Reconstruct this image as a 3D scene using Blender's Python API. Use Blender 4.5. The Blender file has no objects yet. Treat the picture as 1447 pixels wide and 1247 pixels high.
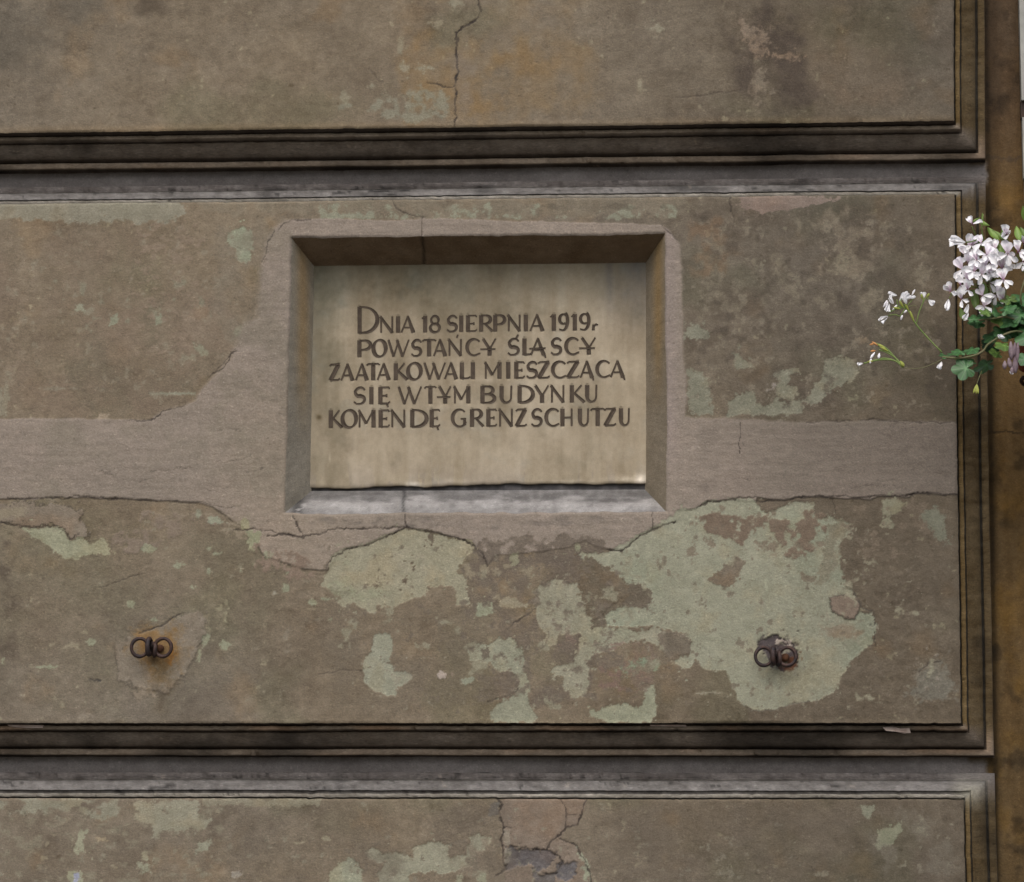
import bpy, math, random
import numpy as np
from mathutils import Matrix, Vector
random.seed(7)
C = bpy.context.scene
COL = C.collection
# ------------------------------------------------------------------ camera
F = 4470.0                       # focal length in photograph pixels (1447 wide)
PX, PY = 723.5, 623.5
vx = np.array([67824., -404., -4470.]); vx /= np.linalg.norm(vx)
vz = np.array([146., -25023., 4470.]); vz -= vx*vz.dot(vx); vz /= np.linalg.norm(vz)
vy = np.cross(vz, vx)            # into the wall
R = np.stack([vx, vy, vz])       # camera coords -> world coords
d0 = R @ np.array([(675-PX)/F, (620-PY)/F, 1.0])
TGT = np.array([0., 0., 2.45])
CAM = TGT - d0*(4.47/d0[1])
def W(u, v, y=0.0):
    """point of the place on the plane at depth y seen at photograph position u, v"""
    d = R @ np.array([(u-PX)/F, (v-PY)/F, 1.0])
    return CAM + d*((y-CAM[1])/d[1])
def UV(X, Y, Z):
    q = np.stack([X-CAM[0], Y-CAM[1], Z-CAM[2]], -1) @ R
    return PX+F*q[..., 0]/q[..., 2], PY+F*q[..., 1]/q[..., 2]
cd = bpy.data.cameras.new('camera'); cam = bpy.data.objects.new('camera', cd); COL.objects.link(cam)
Bm = np.eye(4); Bm[:3, 0] = R @ [1, 0, 0]; Bm[:3, 1] = R @ [0, -1, 0]; Bm[:3, 2] = R @ [0, 0, -1]; Bm[:3, 3] = CAM
cam.matrix_world = Matrix(Bm.tolist())
cd.sensor_width = 36; cd.sensor_fit = 'HORIZONTAL'; cd.lens = 36*F/1447; cd.clip_end = 500; cd.clip_start = 0.1
cd.dof.use_dof = True; cd.dof.focus_distance = 4.5; cd.dof.aperture_fstop = 6.3
C.camera = cam
# ------------------------------------------------------------------ light
w = bpy.data.worlds.new('World'); C.world = w; w.use_nodes = True
nt = w.node_tree; bg = nt.nodes['Background']
sky = nt.nodes.new('ShaderNodeTexSky'); sky.sky_type = 'NISHITA'; sky.sun_disc = False
SUN_EL, SUN_AZ = math.radians(50), math.radians(184)     # veiled sun, high in front of the wall
sky.sun_elevation = SUN_EL; sky.sun_rotation = SUN_AZ; sky.air_density = 1.0; sky.dust_density = 4.0; sky.ozone_density = 0.4
nt.links.new(sky.outputs[0], bg.inputs[0]); bg.inputs[1].default_value = 0.1
sl = bpy.data.lights.new('sun', 'SUN'); sl.energy = 1.1; sl.angle = math.radians(60); sl.color = (1, .99, .99)
so = bpy.data.objects.new('sun', sl); COL.objects.link(so)
sd = Vector((math.sin(SUN_AZ)*math.cos(SUN_EL), math.cos(SUN_AZ)*math.cos(SUN_EL), math.sin(SUN_EL)))
so.rotation_euler = sd.to_track_quat('Z', 'Y').to_euler(); so.location = (-1, -4, 6)
C.view_settings.view_transform = 'Standard'; C.view_settings.look = 'None'; C.view_settings.gamma = 1
C.view_settings.use_curve_mapping = False
C.view_settings.exposure = 0.66
C.cycles.filter_width = 1.5 if hasattr(C, 'cycles') else 1.5
# ------------------------------------------------------------------ numeric helpers
_rng = np.random.default_rng(11)
_T = _rng.random((512, 512)).astype(np.float32)
def vnoise(x, y, seed=0):
    x = x+seed*37.17+1000; y = y+seed*91.7+1000
    xi = np.floor(x).astype(np.int64); yi = np.floor(y).astype(np.int64)
    fx = x-xi; fy = y-yi; fx = fx*fx*(3-2*fx); fy = fy*fy*(3-2*fy)
    a = _T[yi & 511, xi & 511]; b = _T[yi & 511, (xi+1) & 511]; c = _T[(yi+1) & 511, xi & 511]; d = _T[(yi+1) & 511, (xi+1) & 511]
    return (a+(b-a)*fx)*(1-fy)+(c+(d-c)*fx)*fy
def fbm(x, y, s, o=4, seed=0, g=.55):
    """fractal noise about -1..1, s = size of the largest feature"""
    t = 0; a = 1; n = 0
    for k in range(o):
        t = t+a*(vnoise(x/s*2**k, y/s*2**k, seed+k)-.5); n += a; a *= g
    return t*3.0/n
def sstep(a, b, x):
    t = np.clip((x-a)/(b-a), 0, 1); return t*t*(3-2*t)
def s2l(c):
    c = np.asarray(c, float)/255.0
    return np.where(c <= .04045, c/12.92, ((c+.055)/1.055)**2.4)
K = .92
def poly(ox, oy, s, pts): return [(ox+x/s, oy+y/s) for x, y in pts]
def seg_dist(u, v, pts, closed=True):
    d = np.full(u.shape, 1e9); n = len(pts)
    for i in range(n if closed else n-1):
        ax, ay = pts[i]; bx, by = pts[(i+1) % n]
        ex, ey = bx-ax, by-ay; L = ex*ex+ey*ey+1e-9
        t = np.clip(((u-ax)*ex+(v-ay)*ey)/L, 0, 1)
        d = np.minimum(d, (u-ax-t*ex)**2+(v-ay-t*ey)**2)
    return np.sqrt(d)
def inside(u, v, pts):
    r = np.zeros(u.shape, bool); n = len(pts)
    for i in range(n):
        ax, ay = pts[i]; bx, by = pts[(i+1) % n]
        if ay == by: continue
        c = ((ay > v) != (by > v)) & (u < (bx-ax)*(v-ay)/(by-ay)+ax); r ^= c
    return r
class Paint:
    """surface colour (as seen) and relief in millimetres, per vertex, painted layer over layer"""
    def __init__(s, u, v, base):
        s.u, s.v = u, v; s.c = np.tile(np.array(base, float), (len(u), 1)); s.h = np.zeros(len(u))
    def box(s, pts, m):
        x = [p[0] for p in pts]; y = [p[1] for p in pts]
        return np.nonzero((s.u > min(x)-m) & (s.u < max(x)+m) & (s.v > min(y)-m) & (s.v < max(y)+m))[0]
    def lay(s, i, m, col, h=0., blend=1.):
        m = (m*blend)[:, None]; col = np.asarray(col, float)
        s.c[i] = s.c[i]*(1-m)+col*m
        if h: s.h[i] += h*m[:, 0]
    def patch(s, pts, col, rag=4., scale=9., soft=.9, h=0., blend=1., var=5., seed=0, rim=0, holes=None):
        i = s.box(pts, rag*2+soft*2+3)
        if len(i) == 0: return
        u, v = s.u[i], s.v[i]
        d = seg_dist(u, v, pts); d = np.where(inside(u, v, pts), d, -d)
        d = d+rag*1.25*fbm(u, v, scale, 4, seed, .72)+.9*fbm(u, v, 3.2, 2, seed+30)+(rag*.6*np.exp(-(d/7)**2))*np.clip(fbm(u, v*1.3, 6, 3, seed+31, .8), -1, 1)
        if rag >= 2.4: d = np.where(d > -15, np.maximum(d, (fbm(u, v, 8, 3, seed+60, .8)-.72)*7+.12*np.minimum(d, 0)), d); d = np.where(d < 9, np.minimum(d, (.85-fbm(u, v, 8, 3, seed+70, .8))*8+.2*np.maximum(d, 0)), d)
        if holes: d = np.minimum(d, (holes[0]-fbm(u, v, holes[1], 4, seed+50))*holes[1]*.5)
        m = sstep(-soft, soft, d)
        cc = np.array(col, float)+var*1.2*fbm(u, v, 26, 4, seed+3)[:, None]+var*.8*fbm(u, v, 5, 3, seed+9)[:, None]+sstep(-.1, .8, fbm(u, v, 34, 4, seed+13))[:, None]*np.array([3, -1, -4])
        s.lay(i, m, cc, h, blend)
        if rim: s.c[i] *= (1-rim*np.exp(-(d/1.3)**2)*(blend if blend < 1 else 1))[:, None]
    def crack(s, pts, wd=1.3, col=(62, 55, 50), h=-1.1, jit=1.6, seed=0, op=1.):
        i = s.box(pts, 8)
        if len(i) == 0: return
        u, v = s.u[i]+jit*1.5*fbm(s.u[i], s.v[i], 13, 4, seed+1, .75), s.v[i]+jit*1.5*fbm(s.u[i], s.v[i], 13, 4, seed+6, .75)
        d = seg_dist(u, v, pts, False)
        ww = wd*(.35+.95*vnoise(u/9, v/9, seed)*1.1)
        m = (1-sstep(ww*.4, ww*.4+.9, d))*(.35+.8*vnoise(u/11, v/11, seed+3))
        s.lay(i, m, col, h, op)
    def mottle(s, pts, col, th=.1, scale=14., soft=.12, feather=14., h=0., blend=1., seed=0, ay=1.):
        i = s.box(pts, feather+2)
        if len(i) == 0: return
        u, v = s.u[i], s.v[i]
        d = seg_dist(u, v, pts); d = np.where(inside(u, v, pts), d, -d)
        z = sstep(-feather, feather, d)
        f = fbm(u, v*ay, scale, 5, seed, .6)-(1-z)*1.3
        m = sstep(th-soft, th+soft, f)
        s.lay(i, m, np.array(col, float)+4*fbm(u, v, 7, 3, seed+4)[:, None], h, blend)
def rect(a, b, c, d): return [(a, b), (c, b), (c, d), (a, d)]
# ------------------------------------------------------------------ mesh helpers
def mesh_from(name, V, Fq, mat, parent=None, col=None, smooth=True, tri=False):
    V = np.asarray(V, np.float32); Fq = np.asarray(Fq, np.int32); k = Fq.shape[1]
    me = bpy.data.meshes.new(name)
    me.vertices.add(len(V)); me.vertices.foreach_set('co', V.ravel())
    me.loops.add(Fq.size); me.loops.foreach_set('vertex_index', Fq.ravel())
    me.polygons.add(len(Fq)); me.polygons.foreach_set('loop_start', np.arange(0, Fq.size, k, dtype=np.int32))
    me.polygons.foreach_set('use_smooth', np.full(len(Fq), smooth))
    me.update(calc_edges=True)
    if col is not None:
        a = me.color_attributes.new('Col', 'FLOAT_COLOR', 'POINT')
        cc = np.ones((len(V), 4), np.float32); cc[:, :3] = col; a.data.foreach_set('color', cc.ravel())
    if mat: me.materials.append(mat)
    o = bpy.data.objects.new(name, me); COL.objects.link(o)
    if parent: o.parent = parent
    return o
def py_mesh(name, V, Fs, mat, parent=None, smooth=True, cols=None, link=True):
    me = bpy.data.meshes.new(name); me.from_pydata([tuple(map(float, p)) for p in V], [], Fs); me.update()
    me.polygons.foreach_set('use_smooth', [smooth]*len(me.polygons))
    if cols is not None:
        a = me.color_attributes.new('Col', 'FLOAT_COLOR', 'POINT')
        cc = np.ones((len(V), 4), np.float32); cc[:, :3] = cols; a.data.foreach_set('color', cc.ravel())
    if mat: me.materials.append(mat)
    if not link: return me
    o = bpy.data.objects.new(name, me); COL.objects.link(o)
    if parent: o.parent = parent
    return o
def grid_faces(nx, ny, keep=None):
    i, j = np.meshgrid(np.arange(nx-1), np.arange(ny-1), indexing='xy')
    if keep is not None: m = keep; i, j = i[m], j[m]
    a = (j*nx+i).ravel()
    return np.stack([a, a+1, a+nx+1, a+nx], 1)
def albedo(c):
    l = s2l(np.clip(c, 3, 250))*K; g = l @ np.array([.3, .5, .2])
    l = g[:, None]+(l-g[:, None])*.97; return np.clip(l*np.array([.98, 1., 1.0]), 0, .85)
def thing(name, label, cat, loc=(0, 0, 0), group=None):
    o = bpy.data.objects.new(name, None); COL.objects.link(o); o.location = loc
    o['label'] = label; o['category'] = cat
    if group: o['group'] = group
    return o
def local(o, parent):
    o.parent = parent; o.matrix_parent_inverse = Matrix.Translation(-Vector(parent.location)); return o
# ------------------------------------------------------------------ materials
def attr_mat(name, rough=.92, fine=.16, fscale=420., bump=.25, bscale=300., stretch=(1, 1, 1), spec=.15, coarse=.1, grit=.0):
    m = bpy.data.materials.new(name); m.use_nodes = True; n = m.node_tree.nodes; L = m.node_tree.links
    b = n['Principled BSDF']; b.inputs['Roughness'].default_value = rough; b.inputs['Specular IOR Level'].default_value = spec
    at = n.new('ShaderNodeAttribute'); at.attribute_name = 'Col'
    tc = n.new('ShaderNodeNewGeometry'); mp = n.new('ShaderNodeMapping'); mp.inputs['Scale'].default_value = stretch
    L.new(tc.outputs['Position'], mp.inputs[0])
    def mul(src, scale, amt):
        nz = n.new('ShaderNodeTexNoise'); nz.inputs['Scale'].default_value = scale; nz.inputs['Detail'].default_value = 4; nz.inputs['Roughness'].default_value = .65
        L.new(mp.outputs[0], nz.inputs['Vector'])
        mr = n.new('ShaderNodeMapRange'); mr.inputs['From Min'].default_value = .25; mr.inputs['From Max'].default_value = .75
        mr.inputs['To Min'].default_value = 1-amt; mr.inputs['To Max'].default_value = 1+amt; L.new(nz.outputs[0], mr.inputs[0])
        vm = n.new('ShaderNodeVectorMath'); vm.operation = 'SCALE'; L.new(src, vm.inputs[0]); L.new(mr.outputs[0], vm.inputs['Scale'])
        return vm.outputs[0], nz
    c, nz = mul(at.outputs['Color'], fscale, fine)
    c, _ = mul(c, fscale/6, coarse)
    def speck(src, scale, lo, hi, to):
        nz = n.new('ShaderNodeTexNoise'); nz.inputs['Scale'].default_value = scale; nz.inputs['Detail'].default_value = 3; nz.inputs['Roughness'].default_value = .6
        L.new(mp.outputs[0], nz.inputs['Vector'])
        mr = n.new('ShaderNodeMapRange'); mr.inputs['From Min'].default_value = lo; mr.inputs['From Max'].default_value = hi
        mr.inputs['To Min'].default_value = 1; mr.inputs['To Max'].default_value = to; L.new(nz.outputs[0], mr.inputs[0])
        vm = n.new('ShaderNodeVectorMath'); vm.operation = 'SCALE'; L.new(src, vm.inputs[0]); L.new(mr.outputs[0], vm.inputs['Scale'])
        return vm.outputs[0]
    if grit:
        c = speck(c, 210, .62, .72, 1+grit); c = speck(c, 170, .38, .28, 1-grit); c = speck(c, 460, .64, .74, 1+grit)
    L.new(c, b.inputs['Base Color'])
    nb = n.new('ShaderNodeTexNoise'); nb.inputs['Scale'].default_value = bscale; nb.inputs['Detail'].default_value = 5; nb.inputs['Roughness'].default_value = .7
    L.new(mp.outputs[0], nb.inputs['Vector'])
    bp = n.new('ShaderNodeBump'); bp.inputs['Strength'].default_value = bump; bp.inputs['Distance'].default_value = .004
    L.new(nb.outputs[0], bp.inputs['Height']); L.new(bp.outputs[0], b.inputs['Normal'])
    return m
def flat_mat(name, c1, c2, scale=60., rough=.8, bump=.2, metal=0., spec=.3, sss=0.):
    m = bpy.data.materials.new(name); m.use_nodes = True; n = m.node_tree.nodes; L = m.node_tree.links
    b = n['Principled BSDF']; b.inputs['Roughness'].default_value = rough; b.inputs['Metallic'].default_value = metal
    b.inputs['Specular IOR Level'].default_value = spec
    tc = n.new('ShaderNodeNewGeometry'); nz = n.new('ShaderNodeTexNoise'); nz.inputs['Scale'].default_value = scale; nz.inputs['Detail'].default_value = 6
    L.new(tc.outputs['Position'], nz.inputs['Vector'])
    cr = n.new('ShaderNodeValToRGB'); cr.color_ramp.elements[0].position = .35; cr.color_ramp.elements[1].position = .65
    cr.color_ramp.elements[0].color = (*c1, 1); cr.color_ramp.elements[1].color = (*c2, 1)
    L.new(nz.outputs[0], cr.inputs[0]); L.new(cr.outputs[0], b.inputs['Base Color'])
    if bump:
        bp = n.new('ShaderNodeBump'); bp.inputs['Strength'].default_value = bump; bp.inputs['Distance'].default_value = .002
        L.new(nz.outputs[0], bp.inputs['Height']); L.new(bp.outputs[0], b.inputs['Normal'])
    return m
M_PLASTER = attr_mat('weathered_plaster', bump=.38, fine=.2, coarse=.14, stretch=(.95, 1, 1.1), grit=.24)
M_MOULD = attr_mat('moulding_plaster', bump=.5, bscale=260, fine=.26, coarse=.22, stretch=(.45, 1, 1.2), grit=.3)
M_PLAQUE = attr_mat('sandstone', grit=.05, fine=.11, fscale=900, bump=.12, bscale=500, coarse=.05)
M_LETTER = flat_mat('letter_paint', (.062, .049, .038), (.092, .073, .056), 90, .9, .1, 0, .08)
M_IRON = flat_mat('rusty_iron', (.022, .018, .02), (.06, .035, .028), 130, .6, .5, .35)
M_RUST = flat_mat('red_rust', (.05, .02, .012), (.13, .06, .03), 160, .85, .6)
# ------------------------------------------------------------------ layout of the wall (metres)
XR = W(1352.5, 640)[0]                                   # right edge of the raised blocks
ZA = W(675, 179.5)[2]                                    # bottom edge of upper block
ZB1, ZB0 = W(675, 281.5)[2], W(675, 1022.0)[2]           # middle block
ZC = W(675, 1129.0)[2]                                   # top edge of lower block
_e = [W(a, b) for a, b in ((1348, -10), (1348, 100), (1349.3, 283), (1352.5, 640), (1358.5, 1010), (1362.5, 1170), (1365, 1247))]
_ez = np.array([q[2] for q in _e])[::-1]; _ex = np.array([q[0] for q in _e])[::-1]-XR
def lean(X, Z): return X+np.interp(Z, _ez, _ex)*sstep(XR-.3, XR, X)      # the corner of the blocks is not quite plumb
XL = W(-12, 640)[0]; XFAR = -2.6
HH = ZB1-ZB0; GAP = ZA-ZB1
NX0, NX1 = W(408, 530)[0], W(941, 530)[0]
NZ1, NZ0 = W(675, 334)[2], W(675, 724.5)[2]
ND = 0.066
def wob(x, seed, amp=.0012): return amp*(fbm(x*1000, x*0, 260, 2, seed)*.55+fbm(x*1000, x*0, 9, 3, seed+4, .8)*.4-2.2*np.clip(fbm(x*1000, x*0, 26, 3, seed+7, .8)-.62, 0, 1))

def paint_wall(u, v, blk):
    p = Paint(u, v, (116, 105, 90)); allv = np.arange(len(u))
    n1 = fbm(u, v, 300, 4, 1); n2 = fbm(u, v, 70, 5, 2); n3 = fbm(u, v*2.6, 30, 4, 3); n4 = fbm(u, v, 9, 3, 4)
    c = p.c
    c += n2[:, None]*np.array([7, 7, 6.5])+n3[:, None]*4+n4[:, None]*2.4
    c += np.clip(n1, -1, 1)[:, None]*np.array([4, 2, -1])
    g = sstep(.1, .8, fbm(u, v, 120, 4, 21)); c += g[:, None]*np.array([-6, -3, -5])           # olive tint
    o = sstep(.35, 1., fbm(u, v, 60, 4, 31)); c += o[:, None]*np.array([5, 1, -3])
    n5 = fbm(u, v, 14, 4, 33, .75); n6 = fbm(u*.8, v*1.4, 4.5, 3, 35); c += n5[:, None]*np.array([4.2, 4, 3.6])+n6[:, None]*2.6
    wr = sstep(.15, .75, fbm(u*.9, v, 38, 5, 37, .75)); c += wr[:, None]*np.array([7, 6.5, 5.5])
    dr = sstep(.15, .8, fbm(u, v*.9, 46, 5, 38, .75)); c -= dr[:, None]*np.array([9, 9, 8])
    # right-hand side darker towards the corner: light falloff painted in, partly real tone
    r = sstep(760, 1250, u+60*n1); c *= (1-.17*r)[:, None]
    # little pale scars and dark pits
    s = sstep(.86, 1.15, fbm(u, v, 11, 3, 41)+.25*fbm(u, v, 130, 3, 43)); c += s[:, None]*np.array([24, 26, 20])*.9
    s = sstep(.9, 1.2, fbm(u, v, 8, 3, 44)+.2*fbm(u, v, 90, 3, 45)); c -= s[:, None]*16
    GRN, BGE, PNK = (136, 137, 118), (141, 132, 110), (124, 114, 104)
    GRD = (122, 120, 104)
    a = allv
    if blk == 'A':
        p.mottle(rect(560, -40, 850, 185), (130, 108, 78), .05, 60, .6, 50, blend=.6, seed=101)
        p.mottle(rect(560, 30, 800, 178), (132, 104, 66), .4, 34, .6, 30, blend=.5, seed=102)
        p.mottle(rect(-40, -40, 160, 170), (92, 86, 76), .15, 70, .5, 50, blend=.6, seed=103)
        p.mottle(rect(190, -40, 300, 30), (84, 74, 62), -.1, 40, .5, 20, blend=.7, seed=104)
        p.mottle(poly(480, 0, 2.894, [(0, 380), (60, 400), (140, 370), (230, 360), (330, 345), (420, 360), (460, 400), (460, 500), (300, 510), (150, 490), (60, 470), (0, 440)]), (132, 129, 112), .0, 16, .25, 12, blend=.8, seed=105)
        for q, (x, y, rx, ry) in enumerate([(248, 185, 14, 45), (262, 275, 25, 22), (345, 280, 35, 16), (400, 95, 30, 16), (470, 10, 40, 18), (1228, 350, 14, 34), (1295, 115, 30, 14), (130, 355, 14, 14), (20, 400, 30, 30)]):
            p.patch(poly(480, 0, 2.894, [(x-rx, y), (x, y-ry), (x+rx, y), (x, y+ry)]), (140, 135, 116), 3, 6, 2, blend=.75, seed=110+q)
        p.mottle(poly(947, 0, 2.894, [(200, 60), (420, 20), (520, 180), (620, 360), (560, 440), (420, 440), (300, 400), (240, 200)]), (70, 61, 55), -.4, 34, .7, 30, blend=.65, seed=130)
        p.patch(poly(947, 0, 2.894, [(275, 85), (340, 110), (385, 150), (395, 225), (350, 235), (325, 200), (310, 140)]), (128, 114, 99), 9, 9, 4, blend=.85, seed=131, holes=(.45, 9))
        p.patch(poly(947, 0, 2.894, [(400, 218), (530, 225), (520, 245), (410, 240)]), (134, 116, 98), 5, 6, 2.5, blend=.8, seed=132)
        p.patch(poly(947, 0, 2.894, [(345, 265), (380, 270), (390, 330), (420, 370), (400, 390), (370, 370), (355, 420), (335, 370)]), (126, 115, 100), 8, 9, 4, blend=.85, seed=133, holes=(.45, 9))
        p.patch(poly(947, 0, 2.894, [(600, 205), (740, 190), (860, 210), (950, 330), (930, 440), (720, 430), (600, 360), (560, 270)]), (112, 100, 86), 10, 26, 14, blend=.5, seed=134)
        p.crack(poly(480, 0, 2.894, [(566, -80), (568, 0), (578, 45), (556, 80), (520, 100), (475, 132), (480, 190), (478, 230), (487, 290), (466, 350), (472, 380), (470, 430), (473, 470), (470, 540)]), 2.4, seed=140, jit=2)
        p.crack(poly(480, 0, 2.894, [(466, 352), (430, 358), (400, 345), (360, 340)]), 1.2, seed=141, op=.8)
        p.crack(poly(480, 0, 2.894, [(120, 280), (150, 320), (180, 340)]), .9, seed=142, op=.5)
        p.crack(poly(947, 0, 2.894, [(20, 400), (110, 395), (190, 382), (290, 372)]), .8, seed=143, op=.5)
        # loosened plaster to the right of the crack
        p.mottle(poly(480, 0, 2.894, [(480, 250), (560, 260), (560, 480), (476, 480)]), (126, 116, 106), -.5, 30, .5, 16, blend=.4, seed=144)
        e = sstep(12, 0, 186-.0118*u-v); c += (e*8)[:, None]*np.array([1, .6, .1])
        return p
    if blk == 'B':
        # left half a bit redder, flaking paint relief
        p.mottle(rect(-60, 300, 360, 600), (122, 107, 92), .0, 90, .5, 40, blend=.6, seed=201)
        p.mottle(rect(0, 380, 300, 590), (106, 98, 82), .1, 80, .4, 50, blend=.6, seed=202)
        p.mottle(rect(-40, 740, 420, 1020), (108, 101, 84), .0, 110, .5, 50, blend=.55, seed=203)
        p.mottle(poly(0, 620, 2.894, [(-60, 360), (60, 400), (100, 700), (60, 900), (-60, 900)]), (82, 72, 62), .15, 40, .4, 26, blend=.7, seed=204)
        p.mottle(rect(180, 300, 300, 520), (132, 117, 101), .25, 12, .2, 26, h=.4, blend=.75, seed=205, ay=1.6)
        p.mottle(rect(60, 380, 320, 480), (128, 124, 106), .5, 13, .2, 30, blend=.8, seed=206)
        p.mottle(rect(-10, 300, 60, 560), (134, 121, 104), .35, 18, .3, 20, blend=.6, seed=207)
        # right-hand upper field
        p.mottle(rect(965, 290, 1350, 595), (82, 73, 63), .1, 70, .5, 30, blend=.6, seed=210)
        p.mottle(rect(975, 300, 1330, 470), (120, 111, 95), .35, 26, .25, 30, blend=.75, seed=211)
        p.mottle(rect(965, 300, 1060, 400), (122, 98, 76), .3, 26, .4, 20, blend=.5, seed=212)
        p.mottle(rect(1140, 290, 1250, 400), (125, 114, 98), .05, 24, .3, 20, blend=.6, seed=213)
        # pale strips just under the upper moulding
        p.patch([(-40, 280), (60, 280), (250, 282), (262, 300), (235, 316), (215, 311), (195, 316), (180, 308), (150, 312), (110, 315), (60, 309), (-40, 312)], (135, 131, 115), 4, 10, 1.2, blend=.85, seed=220)
        p.patch([(270, 278), (430, 282), (560, 282), (960, 276), (1000, 290), (960, 306), (800, 303), (700, 306), (620, 312), (560, 300), (430, 304), (300, 300)], (126, 117, 101), 7, 22, 3, blend=.6, seed=221)
        p.mottle(rect(420, 286, 960, 312), (138, 140, 121), .25, 13, .2, 5, blend=.75, seed=222)
        p.mottle(rect(700, 286, 1000, 300), (92, 84, 72), .2, 24, .3, 8, blend=.6, seed=223)
        p.patch([(1040, 276), (1140, 276), (1200, 281), (1120, 296), (1080, 301), (1050, 293)], (135, 119, 110), 4, 12, 1.5, blend=.8, seed=224)
        T = lambda *pts: poly(0, 300, 2.894, pts)
        p.patch(T((930, 88), (985, 60), (1035, 80), (1032, 150), (1018, 205), (975, 208), (958, 170), (962, 150), (935, 130)), (140, 144, 122), 3, 8, .9, h=-.5, seed=230)
        p.patch(T((790, 535), (812, 530), (858, 575), (848, 592), (822, 592), (805, 565)), (134, 131, 112), 2, 6, seed=231)
        p.patch(T((745, 585), (800, 585), (800, 605), (745, 605)), (136, 128, 110), 3, 5, seed=232)
        p.patch(T((955, 490), (975, 460), (1000, 462), (985, 500), (960, 515)), (137, 137, 117), 2, 5, seed=233)
        p.patch(T((-40, 710), (30, 712), (44, 760), (30, 830), (-40, 835)), (134, 126, 108), 4, 8, seed=234)
        p.patch(T((160, 718), (310, 716), (320, 726), (180, 728)), (132, 126, 110), 1.5, 4, 1.2, blend=.7, seed=235)
        p.patch(T((610, 738), (800, 738), (800, 748), (610, 748)), (136, 136, 118), 1.5, 4, 1.2, blend=.8, seed=236)
        p.patch(T((745, 395), (850, 385), (880, 440), (930, 520), (960, 560), (860, 570), (800, 540), (750, 470)), (126, 112, 96), 5, 14, 2, blend=.8, h=.4, seed=237)
        p.patch(T((405, 825), (450, 825), (445, 850), (400, 850)), (140, 130, 114), 2, 5, seed=238)
        p.patch(T((308, 380), (340, 378), (350, 405), (312, 408)), (140, 138, 118), 2, 5, seed=239)
        p.patch(T((450, 430), (480, 420), (478, 450), (445, 465)), (134, 134, 114), 3, 5, seed=240)
        p.patch(T((630, 425), (660, 420), (665, 455), (640, 460)), (134, 134, 114), 2, 5, seed=241)
        U = lambda *pts: poly(947, 300, 2.894, pts)
        p.patch(U((65, 475), (110, 462), (160, 490), (158, 515), (100, 520), (64, 518)), GRD, 4, 10, seed=250)
        p.patch(U((256, 578), (280, 575), (300, 610), (350, 632), (340, 642), (275, 640)), GRD, 3, 8, seed=251)
        p.patch(U((74, 650), (130, 650), (170, 690), (160, 750), (175, 820), (95, 826), (68, 740)), GRD, 5, 12, seed=252)
        p.patch(U((235, 790), (275, 745), (330, 732), (350, 775), (400, 785), (440, 760), (470, 780), (560, 750), (610, 690), (630, 605), (670, 590), (745, 600), (775, 645), (740, 690), (700, 715), (600, 770), (550, 785), (545, 825), (400, 830), (240, 828)), GRD, 5, 14, h=-.5, seed=253)
        p.patch(U((425, 660), (470, 640), (520, 640), (545, 655), (490, 670), (480, 710), (540, 720), (500, 770), (440, 740)), GRD, 5, 10, seed=254)
        p.mottle(U((380, 640), (450, 650), (450, 780), (380, 740)), (136, 128, 118), .3, 10, .2, 8, seed=255)
        p.patch(U((640, 195), (700, 175), (735, 200), (725, 245), (680, 255), (645, 235)), (122, 114, 97), 7, 12, 2, blend=.8, seed=256, holes=(.55, 14))
        p.patch(U((330, 190), (370, 190), (385, 225), (350, 235)), (118, 112, 97), 4, 8, 2, blend=.8, seed=257)
        p.patch(U((755, 515), (800, 515), (820, 535), (770, 540)), (124, 113, 97), 3, 8, 2, blend=.8, seed=258)
        # repair render: band across and round the niche
        band = [(-80, 592), (100, 592), (180, 593), (212, 594), (230, 580), (262, 573), (275, 566), (290, 546), (310, 526), (326, 505), (337, 480), (346, 460), (362, 448), (366, 420), (370, 370), (376, 345), (388, 322), (402, 311), (440, 309), (560, 312), (600, 309), (700, 312), (880, 316), (935, 318), (950, 331), (961, 346), (964, 380), (965, 440), (968, 520), (971, 560), (967, 590), (1060, 593), (1140, 597), (1230, 594), (1380, 597), (1380, 699), (1290, 698), (1285, 703), (1240, 701), (1230, 706), (1130, 702), (1110, 707), (1070, 703), (1068, 709), (1000, 707), (985, 719), (960, 722), (955, 737), (925, 746), (905, 757), (880, 776), (865, 778), (845, 773), (826, 764), (800, 775), (760, 780), (700, 785), (690, 800), (676, 782), (668, 767), (640, 759), (612, 751), (576, 746), (555, 754), (520, 770), (490, 776), (474, 790), (463, 806), (430, 805), (400, 795), (376, 788), (360, 764), (340, 742), (318, 728), (300, 716), (285, 711), (250, 708), (200, 706), (160, 703), (140, 705), (100, 703), (70, 702), (50, 707), (30, 705), (-80, 708)]
        i = p.box(band, 10); bu, bv = p.u[i], p.v[i]
        d = seg_dist(bu, bv, band); ins = inside(bu, bv, band); d = np.where(ins, d, -d)+1.4*fbm(bu, bv, 12, 4, 260, .65)
        sf = .9+5*sstep(600, 560, bv)*sstep(420, 380, bu)*(1-sstep(235, 320, bu)*sstep(500, 560, bv))+2.5*sstep(640, 560, bv)*sstep(950, 970, bu); m = sstep(-sf, sf, d+sf*.5*fbm(bu, bv, 20, 3, 268, .8))
        st = fbm(bu*.25, bv*2.2, 14, 4, 261); bl = fbm(bu, bv, 90, 4, 262)
        pc = np.array([136, 124.5, 113.])+3.2*st[:, None]+bl[:, None]*np.array([5, 4, 4])
        pc = pc*(1-.15*sstep(930, 1200, bu))[:, None]  # right-hand light falloff painted into the band as well
        warm = sstep(240, 420, bu)*sstep(600, 380, bu)*sstep(480, 640, bv)
        pc += warm[:, None]*np.array([2, 1, -2])
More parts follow.
